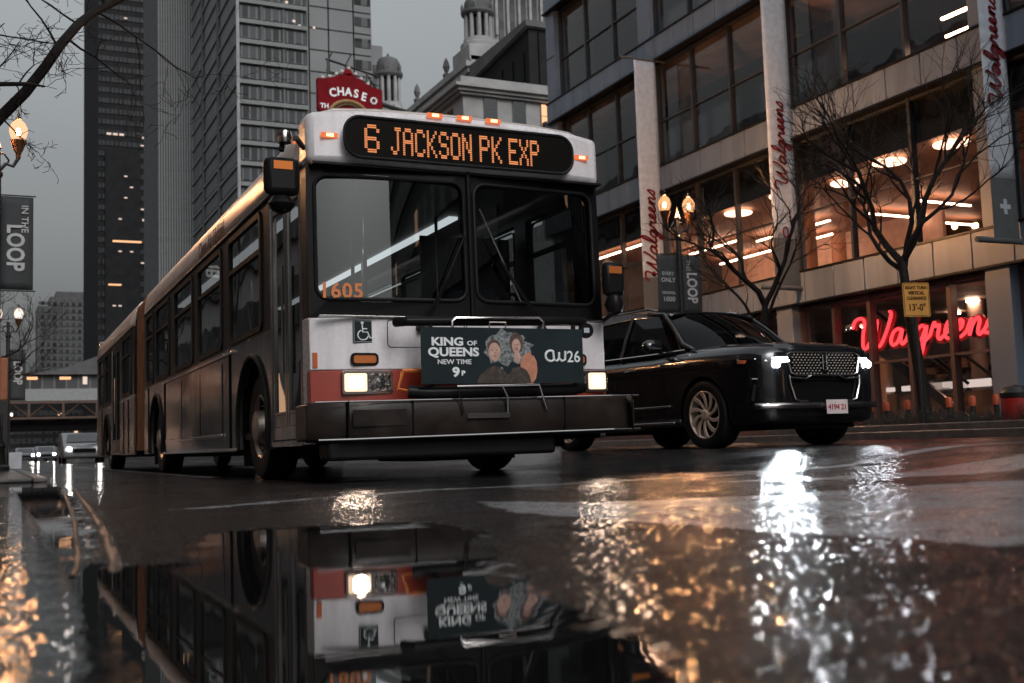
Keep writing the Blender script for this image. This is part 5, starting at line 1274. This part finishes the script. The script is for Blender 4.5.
tree('bare_tree', (-0.55, 33.0, 0.06), 'thin bare tree on the left, twigs showing right of the banner', 31,
     [(0, 0, -0.1), (0.05, 0, 1.5), (0.1, 0, 2.6)], [((0.1, 0, 2.6), (0.9, 0, 0.75), 1.5, 0.045), ((0.1, 0, 2.5), (0.2, 0.3, 1), 1.8, 0.05), ((0.1, 0, 2.2), (1.0, -.2, 0.25), 1.3, 0.035)], 1, 4, r0=0.09, grp='bare trees on the left pavement')

# ------------------------------------------------------------------ pavement furniture on the right
for i, (y, w_) in enumerate(((17.39, 'leftmost, half hidden by the SUV'), (16.94, 'second from the left'), (16.37, 'third from the left, beside the tree trunk'), (15.32, 'just right of the tree trunk'), (14.77, 'second from the right'), (14.24, 'rightmost, beside the red bin'))):
    e = empty('bollard', (16.3, y, 0.24)); MB().lathe([(0.075, 0), (0.07, 0.05), (0.05, 0.08), (0.05, 0.42)], 14).build('post', M_blackm, e, smooth=35)
    MB().lathe([(0.06, 0.42), (0.062, 0.56), (0.05, 0.60), (0.0, 0.615)], 14).build('cap', M_orange, e, smooth=35)
    tag(e, 'short bollard with an orange red top, '+w_, 'bollard', 'orange topped bollards before the shop window')
e = empty('litter_bin', (16.0, 13.55, 0.24)); MB().lathe([(0.24, 0.0), (0.25, 0.06), (0.25, 0.50), (0.23, 0.52)], 20).build('body', M_redbin, e, smooth=35)
MB().lathe([(0.26, 0.52), (0.27, 0.60), (0.20, 0.70), (0.0, 0.74)], 20).build('lid', M_blackm, e, smooth=35); tag(e, 'red litter bin with dark domed lid at the right edge', 'bin')
pb = empty('planter_bed', (15.85, 16, 0.24)); MB().box(-0.35, 0.35, -4.4, 3.8, 0, 0.13).build('edging', M_kerb, pb, bevel=0.02); tag(pb, 'low stone planter bed along the pavement under the shop window', 'planter')
rnd = random.Random(4); s = MB()
for k in range(1500):
    y = rnd.uniform(12.6, 19.6); dens = 0.5+0.5*math.sin(y*2.1)
    x = 15.85+rnd.uniform(-0.3, 0.3); z = 0.36; h = rnd.uniform(0.08, 0.30)*(0.6+0.6*dens)
    a = rnd.uniform(0, 6.28); t = rnd.uniform(0, 0.5)
    tip = (x+math.cos(a)*t*h, y+math.sin(a)*t*h, z+h)
    s.tube([(x, y, z), ((x+tip[0])/2+rnd.uniform(-.02, .02), (y+tip[1])/2, z+h*0.55), tip], [0.004, 0.003, 0.002], 3, cap=False)
    for q in range(3):
        c = Vector((x, y, z)).lerp(Vector(tip), rnd.uniform(0.4, 1)); b = Vector((rnd.gauss(0, 1), rnd.gauss(0, 1), rnd.gauss(0, 1))).normalized()*0.022; g_ = b.orthogonal().normalized()*0.011
        s.poly([tuple(c-b), tuple(c+g_), tuple(c+b), tuple(c-g_)])
o = s.build('ground_cover', M_shrub); tag(o, kind='stuff'); o['label'] = 'dark low winter shrubs in the planter bed'
# clearance sign on its post
e = empty('clearance_sign', (15.62, 15.32, 0.24))
MB().tube([(0, 0, 0), (0, 0, 2.80)], 0.028, 8).build('post', M_blackm, e)
pnl = MB().prism([(a, -0.045, b) for a, b in rrect(-0.27, 0.27, 2.12, 2.76, 0.03)], (0, 0.006, 0)).build('sign_panel', M_yellow, e); e.rotation_euler.z = -0.25
MB().tube([(a, -0.047, b) for a, b in rrect(-0.25, 0.25, 2.14, 2.74, 0.025)], 0.005, 4, closed=True).build('border', M_ink, pnl)
for b, z, sz in (('RIGHT TURN', 2.665, 0.088), ('VERTICAL', 2.565, 0.088), ('CLEARANCE', 2.465, 0.084), ("13'-0\"", 2.29, 0.18)): text('sign_lettering', b, M_ink, pnl, (0, -0.048, z), sz, bold=0.003, sx=0.85)
tag(e, 'orange-yellow vertical clearance sign on a post before the tall bare tree', 'sign')
# left edge: warm panel and pale box
e = empty('information_pillar', (0.02, 26.4, 0.06)); MB().box(-0.35, 0.27, -0.1, 0.1, 0, 1.5).build('base', M_blackm, e, bevel=0.02); MB().box(-0.33, 0.25, -0.11, 0.11, 1.5, 2.42).build('panel', M_brickl, e, bevel=0.02); tag(e, 'dark pillar with a warm brown upper panel at the left edge', 'pillar')
e = MB().box(-0.12, 0.14, -0.15, 0.15, 0, 0.36).build('utility_box', M_banw, loc=(0.42, 26.2, 0.06), bevel=0.02); tag(e, 'small pale box at the foot of the brown pillar', 'box')
e = empty('newspaper_box', (-0.05, 24.6, 0.06)); MB().box(-0.22, 0.22, -0.2, 0.2, 0.25, 1.15).build('body', M_blackm, e, bevel=0.02); MB().box(-0.16, 0.16, -0.215, -0.2, 0.65, 1.05).build('door', M_win, e); MB().box(-0.06, 0.06, -0.06, 0.06, 0, 0.25).build('pedestal', M_blackm, e); tag(e, 'black newspaper box by the nearest left street lamp', 'newspaper box')

# ------------------------------------------------------------------ buildings further off
def bld(name, label, x0, x1, y0, y1, z1, m, cat='building', z0=0.0, group=None):
    e = empty(name, (x0, y0, z0)); tag(e, label, cat, group)
    MB().box(0, x1-x0, 0, y1-y0, 0, z1-z0).build('wall', m, e); return e, x1-x0, y1-y0, z1-z0
def floors_(e, w, d, zs, hh, m, mm=None, name='window_band', pr=0.25, front=True, side=True, nm=0, mul=None, x0=0.0, sidex=False):
    for z in zs:
        s = MB()
        if front: s.box(x0+0.3, w-0.3, -pr, -0.02, z, z+hh)
        if side: s.box(-pr, -0.02, 0.3, d-0.3, z, z+hh)
        s.build(name, m, e)
def gridmat(name, c1, c2, sx, sz, frac, rough=0.3, lit=0.0, litc=(1, 0.6, 0.35)):
    """window bays in a band: dark glass with pale mullions, a real pattern of the facade"""
    m = bpy.data.materials.new(name); n, l = nodes(m); p = n['Principled BSDF']; p.inputs['Roughness'].default_value = rough+0.15; p.inputs['IOR'].default_value = 1.25
    tc = n.new('ShaderNodeTexCoord'); sp = n.new('ShaderNodeSeparateXYZ'); l.new(tc.outputs['Object'], sp.inputs[0])
    def mt(op, a, b=0.0):
        x = n.new('ShaderNodeMath'); x.operation = op
        for i, v in enumerate((a, b)):
            if isinstance(v, (int, float)): x.inputs[i].default_value = v
            else: l.new(v, x.inputs[i])
        return x.outputs[0]
    h = mt('ADD', sp.outputs[0], sp.outputs[1])
    cell = mt('DIVIDE', h, sx); fr = mt('FRACT', cell); mull = mt('LESS_THAN', fr, frac)
    wn_ = n.new('ShaderNodeTexWhiteNoise'); wn_.noise_dimensions = '2D'
    cb = n.new('ShaderNodeCombineXYZ'); l.new(mt('FLOOR', cell), cb.inputs[0]); l.new(mt('FLOOR', mt('DIVIDE', sp.outputs[2], sz)), cb.inputs[1]); l.new(cb.outputs[0], wn_.inputs['Vector'])
    ra = n.new('ShaderNodeMix'); ra.data_type = 'RGBA'; ra.inputs[6].default_value = (c1[0]*0.45, c1[1]*0.45, c1[2]*0.45, 1); ra.inputs[7].default_value = (c1[0]*1.6, c1[1]*1.6, c1[2]*1.6, 1); l.new(wn_.outputs[0], ra.inputs[0])
    mx = n.new('ShaderNodeMix'); mx.data_type = 'RGBA'; l.new(mull, mx.inputs[0]); l.new(ra.outputs[2], mx.inputs[6]); mx.inputs[7].default_value = (*c2, 1); l.new(mx.outputs[2], p.inputs['Base Color'])
    if lit:
        wl_ = n.new('ShaderNodeTexWhiteNoise'); wl_.noise_dimensions = '3D'; cb2 = n.new('ShaderNodeCombineXYZ'); l.new(mt('FLOOR', cell), cb2.inputs[0]); l.new(mt('FLOOR', mt('DIVIDE', sp.outputs[2], sz)), cb2.inputs[1]); cb2.inputs[2].default_value = 7.3; l.new(cb2.outputs[0], wl_.inputs['Vector'])
        on = mt('MULTIPLY', mt('GREATER_THAN', wl_.outputs[0], 1-lit), mt('SUBTRACT', 1.0, mull))
        p.inputs['Emission Color'].default_value = (*litc, 1); l.new(mt('MULTIPLY', on, 1.3), p.inputs['Emission Strength'])
    return m
GM_dark = gridmat('dark_tower_bays', (0.020, 0.021, 0.023), (0.05, 0.05, 0.052), 1.5, 4.0, 0.3, 0.35)
GM_hotel = gridmat('hotel_bays', (0.045, 0.047, 0.05), (0.13, 0.13, 0.132), 1.6, 4.3, 0.25, 0.25)
GM_far = gridmat('far_bays', (0.05, 0.05, 0.052), (0.12, 0.12, 0.122), 3.0, 3.4, 0.45, 0.5)
rw = random.Random(9)
def lit_windows(e, pts, m, w=1.4, h=0.7, pr=0.32):
    for x, z in pts: MB().box(x, x+w, -pr-0.05, -pr, z, z+h).build('lit_window', m, e)
# dark tower left of centre
e, w, d, h = bld('office_tower', 'black office tower with thin window rows behind the bus tail', 33.6, 54.6, 420, 490, 230, M_darkwall)
floors_(e, w, d, [6+i*4.0 for i in range(55)], 1.8, GM_dark, side=False)
MB().box(2.5, 14.5, -1.2, -0.3, 0, 112).build('stair_slab', M_darkwall, e)
lit_windows(e, [(rw.choice([14.8, 16.4, 18, 19.5, 5, 7, 9, 11]), 6.4+4.0*i) for i in (10, 12, 12, 14, 15, 16, 17, 17, 18, 20, 21, 22, 22, 23, 24, 25, 26, 26, 27, 31, 33, 36, 39, 40, 41) ], M_litw, 1.1, 0.45, 1.25)
lit_windows(e, [(3+i*2.2, 118) for i in range(3)]+[(15.5, 117.5), (18, 117.5), (3, 94.4), (5.2, 94.4), (8.2, 90.4), (11, 94.4), (15.5, 86.4), (18, 86.4)], M_litw, 1.6, 0.8, 0.3)
MB().box(5, 15, -1.26, -1.21, 78, 78.7).build('lit_window', M_lit, e); MB().box(3.5, 8, -1.26, -1.21, 62, 62.6).build('lit_window', M_lit, e)
# ribbed concrete tower
e, w, d, h = bld('office_tower', 'grey tower of close vertical concrete ribs', 39.0, 48.3, 300, 330, 190, M_stone_d)
rib = MB().box(0.2, 0.54, -0.5, -0.02, 0, 190).build('rib', mat('rib_concrete', (0.34, 0.34, 0.34), 0.8), e)
for i in range(1, 14):
    c = rib.copy(); COL.objects.link(c); c.parent = e; c.location.x = i*0.66
# hotel with slatted floors; its glazed side recedes to the left
e, w, d, h = bld('hotel_tower', 'tall hotel with horizontal balcony bands and a glassy receding side', 45.2, 59.4, 223, 281, 170, M_stone_d)
zs = [4+i*4.3 for i in range(38)]
floors_(e, w, d, zs, 2.7, GM_hotel)
for z in zs:
    s = MB(); s.box(-0.5, 14.2, -0.9, -0.28, z+3.05, z+3.9); s.box(-0.55, -0.28, 0, 58, z+3.05, z+3.7); s.build('floor_band', mat('hotel_concrete', (0.20, 0.20, 0.20), 0.8), e) if z == zs[0] else s.build('floor_band', bpy.data.materials['hotel_concrete'], e)
for x in (4.4, 9.0): MB().box(x, x+0.5, -0.5, -0.26, 0, 170).build('pilaster', M_stone_d, e)
MB().box(-0.7, -0.1, -0.95, -0.3, 0, 170).build('corner_post', M_stone, e)
MB().box(-0.62, -0.27, 20, 22, 0, 170).build('side_pier', M_stone_d, e); MB().box(-0.62, -0.27, 40, 42, 0, 170).build('side_pier', M_stone_d, e)
lit_windows(e, [(11.2, zs[20]+0.4), (12.4, zs[20]-0.5), (13.0, zs[22]), (9.7, zs[21])], M_litw, 0.6, 0.5, 0.3)
# pale slab next to it with a lower step
e, w, d, h = bld('apartment_tower', 'pale slab tower right of the hotel with a lower stepped block', 59.8, 74.2, 224, 250, 170, mat('pale_concrete', (0.21, 0.21, 0.212), 0.8, var=0.08, vscale=0.1))
MB().box(14.45, 17.2, 1.0, 25, 0, 88.5).build('stepped_block', bpy.data.materials['pale_concrete'], e)
for x in (0.3, 4.6, 10.2): MB().box(x, x+0.25, -0.12, -0.02, 0, 170).build('joint', M_ink, e)
for i in range(30): MB().box(10.6, 14.2, -0.14, -0.02, 20+i*4.8, 22.0+i*4.8).build('window_band', GM_far, e)
for i in range(24): MB().box(0.6, 14.2, -0.16, -0.125, 23+i*4.8, 23.15+i*4.8).build('joint', M_ink, e)
MB().box(14.6, 17.3, 0.85, 0.98, 78, 84).build('louvre', M_stone_d, e)
lit_windows(e, [(1.2, 103), (2.4, 102), (2.9, 101.3), (1.3, 90)], M_litw, 0.5, 0.5, 0.15)
# far pair
for (a, b, z, lb) in ((19.6, 27, 78, 'lower far tower at the left, dark grey'), (25.5, 31, 83, 'small slim far tower between two dark blocks'), (28.5, 46, 86, 'broad far apartment tower behind the footbridge')):
    yy = 600+a*0.3; e, w, d, h = bld('far_tower', lb, a, b, yy, yy+25, z, M_stone_d)
    for i in range(22): MB().box(0.4, w-0.4, -0.3, -0.02, 5+i*3.5, 6.8+i*3.5).build('window_band', GM_far, e)
# street-closing dark blocks seen under the bridge
for (a, b, y, z, lb) in ((-60, -2, 230, 26, 'dark low block left of the street beyond the footbridge'), (-2, 40, 520, 34, 'dark block closing the street far away'), (22, 60, 190, 20, 'dark block right of the street beyond the bus'), (-70, -6, 100, 22, 'dark block behind the left street lamps')):
    e, w, d, h = bld('street_block', lb, a, b, y, y+40, z, M_darkwall)
    for i in range(5): MB().box(0.5, w-0.5, -0.25, -0.02, 3+i*4, 5.2+i*4).build('window_band', gridmat('block_bays_%d' % i, (0.03, 0.03, 0.032), (0.05, 0.05, 0.05), 2.2, 4, 0.35, 0.3, lit=0.05), e)
# footbridge / elevated station over the street
B = empty('elevated_walkway', (3.0, 170, 0)); tag(B, 'covered elevated walkway with lit windows and steel trusses over the street', 'bridge')
MB().box(-12, 60, 0, 5, 8.5, 10.2).build('lower_wall', mat('walkway_panel', (0.26, 0.26, 0.262), 0.7), B)
MB().box(-12, 60, 0.1, 4.9, 10.2, 12.2).build('window_band', gridmat('walkway_bays', (0.06, 0.06, 0.062), (0.15, 0.15, 0.15), 1.6, 3, 0.15, 0.2), B)
MB().box(1.2, 2.6, -0.02, 0.09, 11.5, 11.9).build('lit_window', M_lit, B); MB().box(5.5, 7.0, -0.02, 0.09, 11.5, 11.9).build('lit_window', M_lit, B); MB().box(8.6, 9.2, -0.02, 0.09, 10.8, 11.9).build('lit_window', M_litw, B)
s = MB(); s.prism([(-12, -0.8, 12.2), (5, -0.8, 12.7), (11, -0.8, 15.0), (16, -0.8, 16.5), (60, -0.8, 16.5), (60, -0.8, 12.2)], (0, 6.5, 0)); s.build('roof', M_stone_d, B)
M_rust = mat('rust_steel', (0.085, 0.045, 0.030), 0.6, var=0.3)
MB().box(-12, 60, -0.3, 0.2, 8.1, 8.45).build('chord', M_rust, B); MB().box(-12, 60, -0.3, 0.2, 5.9, 6.2).build('chord', M_rust, B)
for k in range(16):
    x = -12+k*4.5; MB().tube([(x, -0.1, 6.2), (x+2.25, -0.1, 8.1), (x+4.5, -0.1, 6.2)], 0.13, 4).build('brace', M_rust, B); MB().box(x-0.15, x+0.15, -0.3, 0.1, 6.2, 8.1).build('upright', M_rust, B)
MB().box(-12, 60, 1, 5, 4.3, 6.1).build('track_deck', M_dark, B)
for x in (-3.8, 14.0, 27.0): MB().box(x, x+0.7, 1.5, 2.2, 0, 4.3).build('column', M_dark, B)
# stone office block beyond the side street
ST2 = empty('stone_building', (32.0, 75, 0)); tag(ST2, 'grey stone building with heavy cornice and one warmly lit window', 'building')
MB().box(0, 34, 0, 34, 0, 26.9).build('wall', M_stone, ST2)
s = MB()
for (o_, z0, z1) in ((0.25, 23.9, 24.1), (0.35, 26.7, 26.85), (0.6, 26.9, 27.15), (0.9, 27.15, 27.4), (0.25, 27.4, 28.1)): s.box(-o_, 34, -o_, 34, z0, z1)
s.build('cornice', M_stone, ST2)
def sash(x, z, w, h, m, lit=False):
    fr = MB().box(x-0.09, x+w+0.09, -0.06, -0.01, z-0.1, z+h+0.09).build('window', M_stone_d, ST2)
    MB().box(x, x+w, -0.075, -0.061, z, z+h/2-0.03).build('pane', m, fr); MB().box(x, x+w, -0.075, -0.061, z+h/2+0.03, z+h).build('pane', m, fr)
for i in range(11):
    for j, z in enumerate((24.75, 20.2, 16)):
        sash(1.75+i*2.43, z, 1.0, 1.85, M_lit if (i == 2 and j == 0) else M_win)
for i in range(5): 
    MB().box(-0.07, -0.02, 2+i*4, 3.3+i*4, 24.5, 26.2).build('side_window', M_win, ST2)
o = MB().box(0, 0.7, -0.5, 0, 0, 0.5).build('air_conditioner', M_blackm, loc=(31.9+1.75+2*2.43+0.1, 74.9, 24.6)); tag(o, 'dark air conditioner box in the lit window of the stone building', 'air conditioner')
# dark gabled hall behind
GB = empty('dark_hall', (47.8, 95, -0.9)); tag(GB, 'tall windowless dark hall behind the stone building', 'building')
MB().prism([(0, 0, 0), (0, 0, 42.3), (0, 14, 42.3), (0, 26, 40), (0, 26, 0)], (25, 0, 0)).build('wall', M_darkwall, GB)
MB().prism([(-0.5, -0.5, 42.3), (-0.5, -0.5, 42.9), (-0.5, 14, 42.9), (-0.5, 27, 40.6), (-0.5, 27, 40)], (26, 0, 0)).build('coping', M_stone_d, GB)
for i in range(9): MB().box(-0.12, -0.01, 1+i*2.6, 1.12+i*2.6, 0, 40).build('seam', M_ink, GB)
for i in range(3): MB().box(1+i*1.2, 1.1+i*1.2, -0.12, -0.01, 0, 42).build('seam', M_ink, GB)
# ornate corniced block with two cupolas
OB = empty('ornate_building', (48.3, 110, 0)); tag(OB, 'ornate old building with deep cornice and round domed turrets', 'building')
MB().box(0, 30, 0, 46, 0, 40.5).build('wall', M_stone, OB)
s = MB()
for (o_, z0, z1) in ((0.3, 36.5, 37.0), (1.2, 41.3, 41.9), (0.9, 40.5, 41.3), (1.5, 41.9, 42.5), (0.4, 42.5, 43.6)): s.box(-o_, 30, -o_, 46, z0, z1)
s.build('cornice', M_stone, OB)
for i in range(22): MB().box(-0.9, -0.31, 0.5+i*2.05, 1.1+i*2.05, 39.2, 40.48).build('bracket', M_stone_d, OB)
for i in range(20): MB().box(-0.1, -0.02, 1.2+i*2.2, 2.3+i*2.2, 37.3, 39.0).build('side_window', M_win, OB)
for i in range(5): MB().box(0.8+i*2.4, 2.2+i*2.4, -0.1, -0.02, 37.4, 39.4).build('window', M_win, OB)
for yy in (8, 18, 27, 36): MB().lathe([(0.4, 43.6), (0.5, 44.0), (0.2, 44.3), (0.45, 45.0), (0.3, 45.6), (0.0, 46.2)], 8, c=(0, yy, 0)).build('urn', M_stone_d, OB)
def turret(cx, cy, z0, r, h, name='turret'):
    e = MB().lathe([(r*1.35, z0), (r*1.35, z0+h*0.22), (r*1.15, z0+h*0.25), (r*1.1, z0+h*0.32)], 16, c=(cx, cy, 0)).build(name, M_stone, OB, smooth=30)
    MB().lathe([(r*0.55, z0+h*0.32), (r*0.55, z0+h*0.72)], 14, c=(cx, cy, 0)).build('core', M_win, e)
    for k in range(10):
        a = 2*math.pi*k/10; MB().lathe([(r*0.17, z0+h*0.32), (r*0.14, z0+h*0.72)], 8, c=(cx+r*0.92*math.cos(a), cy+r*0.92*math.sin(a), 0)).build('column', M_stone, e)
    MB().lathe([(r*1.12, z0+h*0.72), (r*1.25, z0+h*0.75), (r*1.25, z0+h*0.79), (r*1.0, z0+h*0.81), (r*1.0, z0+h*0.88), (r*0.98, z0+h*0.95), (r*0.85, z0+h*1.0), (r*0.55, z0+h*1.03), (r*0.2, z0+h*1.04), (r*0.10, z0+h*1.05), (r*0.12, z0+h*1.08), (0, z0+h*1.12)], 16, c=(cx, cy, 0)).build('dome', M_stone_d, e, smooth=30)
    for k in range(5):
        a = 2*math.pi*(k+0.3)/5; MB().lathe([(r*0.12, z0+h*0.79), (r*0.14, z0+h*0.86), (0, z0+h*0.93)], 6, c=(cx+r*1.15*math.cos(a), cy+r*1.15*math.sin(a), 0)).build('finial', M_stone_d, e)
MB().box(-0.6, 4.4, -0.4, 4.6, 43.0, 45.0).build('turret_base', M_stone, OB, bevel=0.1)
turret(1.7, 2.2, 44.2, 1.55, 7.0)
turret(4.9, 43.0, 48.2, 1.75, 10.0)
MB().box(2.6, 7.2, 40.6, 45.4, 43.0, 48.4).build('turret_base', M_stone, OB, bevel=0.1)
# tall stone tower above it
e, w, d, h = bld('stone_tower', 'tall pale stone tower with vertical window strips behind the turret', 90, 112, 200, 203, 140, M_stone)
for i in range(8): MB().box(1.2+i*2.6, 2.3+i*2.6, -0.3, -0.02, 60, 138).build('window_strip', gridmat('strip_bays_%d' % i, (0.07, 0.07, 0.07), (0.2, 0.2, 0.2), 30, 1.9, 0.0, 0.5), e)
for i in range(9): MB().box(0.2+i*2.6, 0.8+i*2.6, -0.9, -0.02, 84, 139).build('rib', M_stone, e)
MB().box(-0.6, 22.6, -1.4, 0, 80.5, 82.5).build('cornice', M_stone, e)
# theatre sign with steel frame
TS = empty('theatre_sign', (27.3, 89, -0.55)); tag(TS, 'red theatre sign reading CHASE with bulbs, above the bus roof', 'sign')
def arc_top(x): return 31.9+0.85*math.exp(-(x/1.5)**2)-0.08*x
pts = [(-2.75+5.7*k/20, arc_top(-2.75+5.7*k/20)) for k in range(21)]
MB().prism([(a, -0.3, b) for a, b in pts]+[(2.95, -0.3, 29.4), (2.6, -0.3, 29.0)]+[(-2.6, -0.3, 29.2), (-2.75, -0.3, 29.6)], (0, 0.6, 0)).build('sign_board', M_marq, TS)
for k, ch in enumerate('CHASE'):
    x = -1.45+k*0.68; t = (x-0.0)/2.2; a = -t*0.32-0.05
    text('sign_lettering', ch, M_txt_w, TS, (x, -0.32, 31.15-0.16*t*t*4-0.06*x), 1.0, ax=(math.cos(a), 0, math.sin(a)), ay=(-math.sin(a), 0, math.cos(a)), bold=0.03, sx=0.9)
MB().tube([(2.15+0.26*math.cos(a), -0.33, 30.62+0.26*math.sin(a)) for a in [2*math.pi*k/8+.39 for k in range(8)]], 0.085, 6, closed=True).build('ring_mark', M_txt_w, TS)
M_gold = mat('gold_trim', (0.30, 0.17, 0.07), 0.5)
MB().tube([(1.75*math.cos(a)-0.1, -0.34, 28.9+1.45*math.sin(a)) for a in [math.pi*k/16 for k in range(17)]], 0.16, 6).build('arch_trim', M_gold, TS)
MB().tube([(1.35*math.cos(a)-0.1, -0.34, 28.9+1.15*math.sin(a)) for a in [math.pi*k/16 for k in range(17)]], 0.10, 6).build('arch_trim', mat('olive_trim', (0.10, 0.07, 0.03), .6), TS)
text('sign_lettering', 'TH', M_txt_w, TS, (-2.2, -0.32, 29.75), 0.55, bold=0.02)
for x, dz in ((-1.7, .12), (-1.1, .2), (-0.6, .28), (0, .55), (0.6, .28), (1.1, .2), (1.7, .12), (-2.3, .1)):
    MB().lathe([(0.0, -0.16), (0.14, -0.1), (0.17, 0), (0.12, 0.13), (0, 0.17)], 10, c=(x, -0.2, arc_top(x)+dz)).build('bulb', mat('frosted_bulb', (0.6, 0.5, 0.46), 0.4) if x == -1.7 else bpy.data.materials['frosted_bulb'], TS, smooth=True)
MB().lathe([(0.0, 0), (0.5, 0.1), (0.3, 0.5), (0.12, 0.8), (0, 0.95)], 8, c=(0, 0, arc_top(0)-0.1)).build('crest', M_marq, TS)
s = MB()
for x in (-1.5, 0.1, 2.0, 3.2):
    for y in (0.9,): s.tube([(x, y, 28), (x, y, 34.0-0.25*x)], 0.10, 5)
s.tube([(-1.7, 0.9, 34.3), (3.3, 0.9, 33.2)], 0.10, 5); s.tube([(-1.7, 0.9, 33.3), (3.3, 0.9, 32.4)], 0.05, 5); s.tube([(2.0, 0.9, 33.3), (3.2, 0.9, 31.5)], 0.08, 5); s.tube([(0.1, .9, 34.0), (0.6, 0.9, 35)], 0.06, 5); s.tube([(-1.5, .9, 34.2), (-1.1, .9, 35)], 0.06, 5)
s.tube([(3.1, 0.9, 30.8), (9.5, 2.5, 30.2)], 0.22, 5); s.tube([(3.1, 0.9, 30.2), (9.5, 2.5, 29.3)], 0.16, 5); s.tube([(3.4, 0.9, 29.2), (6.0, 2.5, 30.6), (8.2, 2.5, 29.5)], 0.13, 5)
s.build('steel_frame', M_blackm, TS)
MB().tube([(0.5*math.cos(a)+5.6, 1.5, 29.6+0.7*math.sin(a)) for a in [2*math.pi*k/12 for k in range(12)]], 0.12, 5, closed=True).build('frame_scroll', M_blackm, TS)

# ------------------------------------------------------------------ blocks across the street and behind, seen in reflections
for (a, b, y0, y1, z, lb) in ((-34, -9, -12, 96, 24, 'long stone office block reflected in the store windows'), (22, 60, -70, -28, 40, 'dark block reflected in the windscreens of bus and SUV')):
    e, w, d, h = bld('office_block', lb, a, b, y0, y1, z, M_stone if a < 0 else M_stone_d)
    s = MB()
    for i in range(int(h//4.2)):
        s = MB()
        if a < 0: s.box(w+0.02, w+0.25, 1, d-1, 2.2+i*4.2, 4.5+i*4.2)
        if a > 0: s.box(-0.25, -0.02, 1, d-1, 2.2+i*4.2, 4.5+i*4.2)
        s.box(1, w-1, d+0.02, d+0.25, 2.2+i*4.2, 4.5+i*4.2)
        s.build('window_band', GM_hotel if i % 3 else gridmat('reflected_bays_%d_%d' % (int(a)+50, i), (0.03, 0.03, 0.032), (0.25, 0.25, 0.25), 2.4, 4.2, 0.4, 0.3, lit=0.12), e)
for k, y in enumerate((68.5, 77.2, 83.0, 95.0)):  # unseen glowing panels added to mirror as bright streaks in the bus side
    e = empty('glow_panel', (-8.98, y, 0.06)); MB().box(0.05, 0.10, -0.8, 0.8, 0.5, 5.2).build('lit_window', emit('streak_glow', (1.0, 0.62, 0.45), 7.0) if k == 0 else bpy.data.materials['streak_glow'], e)  # bare glow strip added for the reflection, no room behind it
    s = MB()
    for yy in (-2.7, -0.9, 0.9, 2.7): s.box(0.0, 0.2, yy-0.08, yy+0.08, 0, 5.4)
    s.box(0, 0.2, -2.8, 2.8, 5.4, 5.7); s.build('frame', M_blackm, e); tag(e, 'unseen warm glowing panel added to streak the side of the bus', 'glow_panel', 'glow panels added across the street')

# ------------------------------------------------------------------ traffic further up the street
def far_car(x, y, label, col, on=True, sc=1.0, hl=9.0, van=False):
    e = empty('oncoming_car', (x, y, 0)); w = 0.92; H = 1.45 if not van else 2.3
    m = mat('far_car_paint', col, 0.25, coat=0.8)
    s = MB(); pr = [(-2.2, 0.25), (-2.25, 0.55), (-2.1, 0.80), (-1.2, 0.95), (-0.4, H*0.95), (0.3, H), (1.4, H), (2.1, 1.0), (2.2, 0.8), (2.2, 0.3)]
    s.prism([(-w, a, b) for a, b in pr], (2*w, 0, 0)); s.build('body', m, e, bevel=0.10)
    MB().poly([(-0.72, -1.19, 0.98), (0.72, -1.19, 0.98), (0.62, -0.42, H*0.93), (-0.62, -0.42, H*0.93)]).build('windshield', M_gl_tower, e, loc=(0, -0.03, 0.02))
    for sx in (-1, 1):
        for yy in (-1.35, 1.35): MB().lathe([(0.0, -0.1), (0.30, -0.1), (0.32, -0.06), (0.32, 0.06), (0.30, 0.1), (0, 0.1)], 18, c=(sx*0.82, yy, 0.32), axis='x').build('wheel', M_rub, e, smooth=40)
        MB().lathe([(0.0, -0.05), (0.085, -0.03), (0.09, 0.0), (0, 0.02)], 14, c=(sx*0.66, -2.26, 0.68), axis='y').build('headlight', emit('far_beam_%d' % int(hl), (1.0, 0.93, 0.88), hl) if on else M_gl_tower, e, smooth=True)
    MB().box(-0.5, 0.5, -2.29, -2.25, 0.5, 0.68).build('grille', M_ink, e)
    tag(e, label, 'car'); return e
far_car(3.75, 56, 'silver car with one dazzling headlight right behind the bus tail', (0.10, 0.10, 0.105), hl=70)
for i, (x, y, lb) in enumerate(((2.9, 122, 'leftmost oncoming car in the far queue of headlights'), (4.4, 112, 'nearest oncoming car in the far queue of headlights'), (5.9, 128, 'rightmost oncoming car in the far queue of headlights'), (3.4, 150, 'hindmost oncoming car in the far queue of headlights'))):
    far_car(x, y, lb, (0.05, 0.05, 0.06), hl=120)
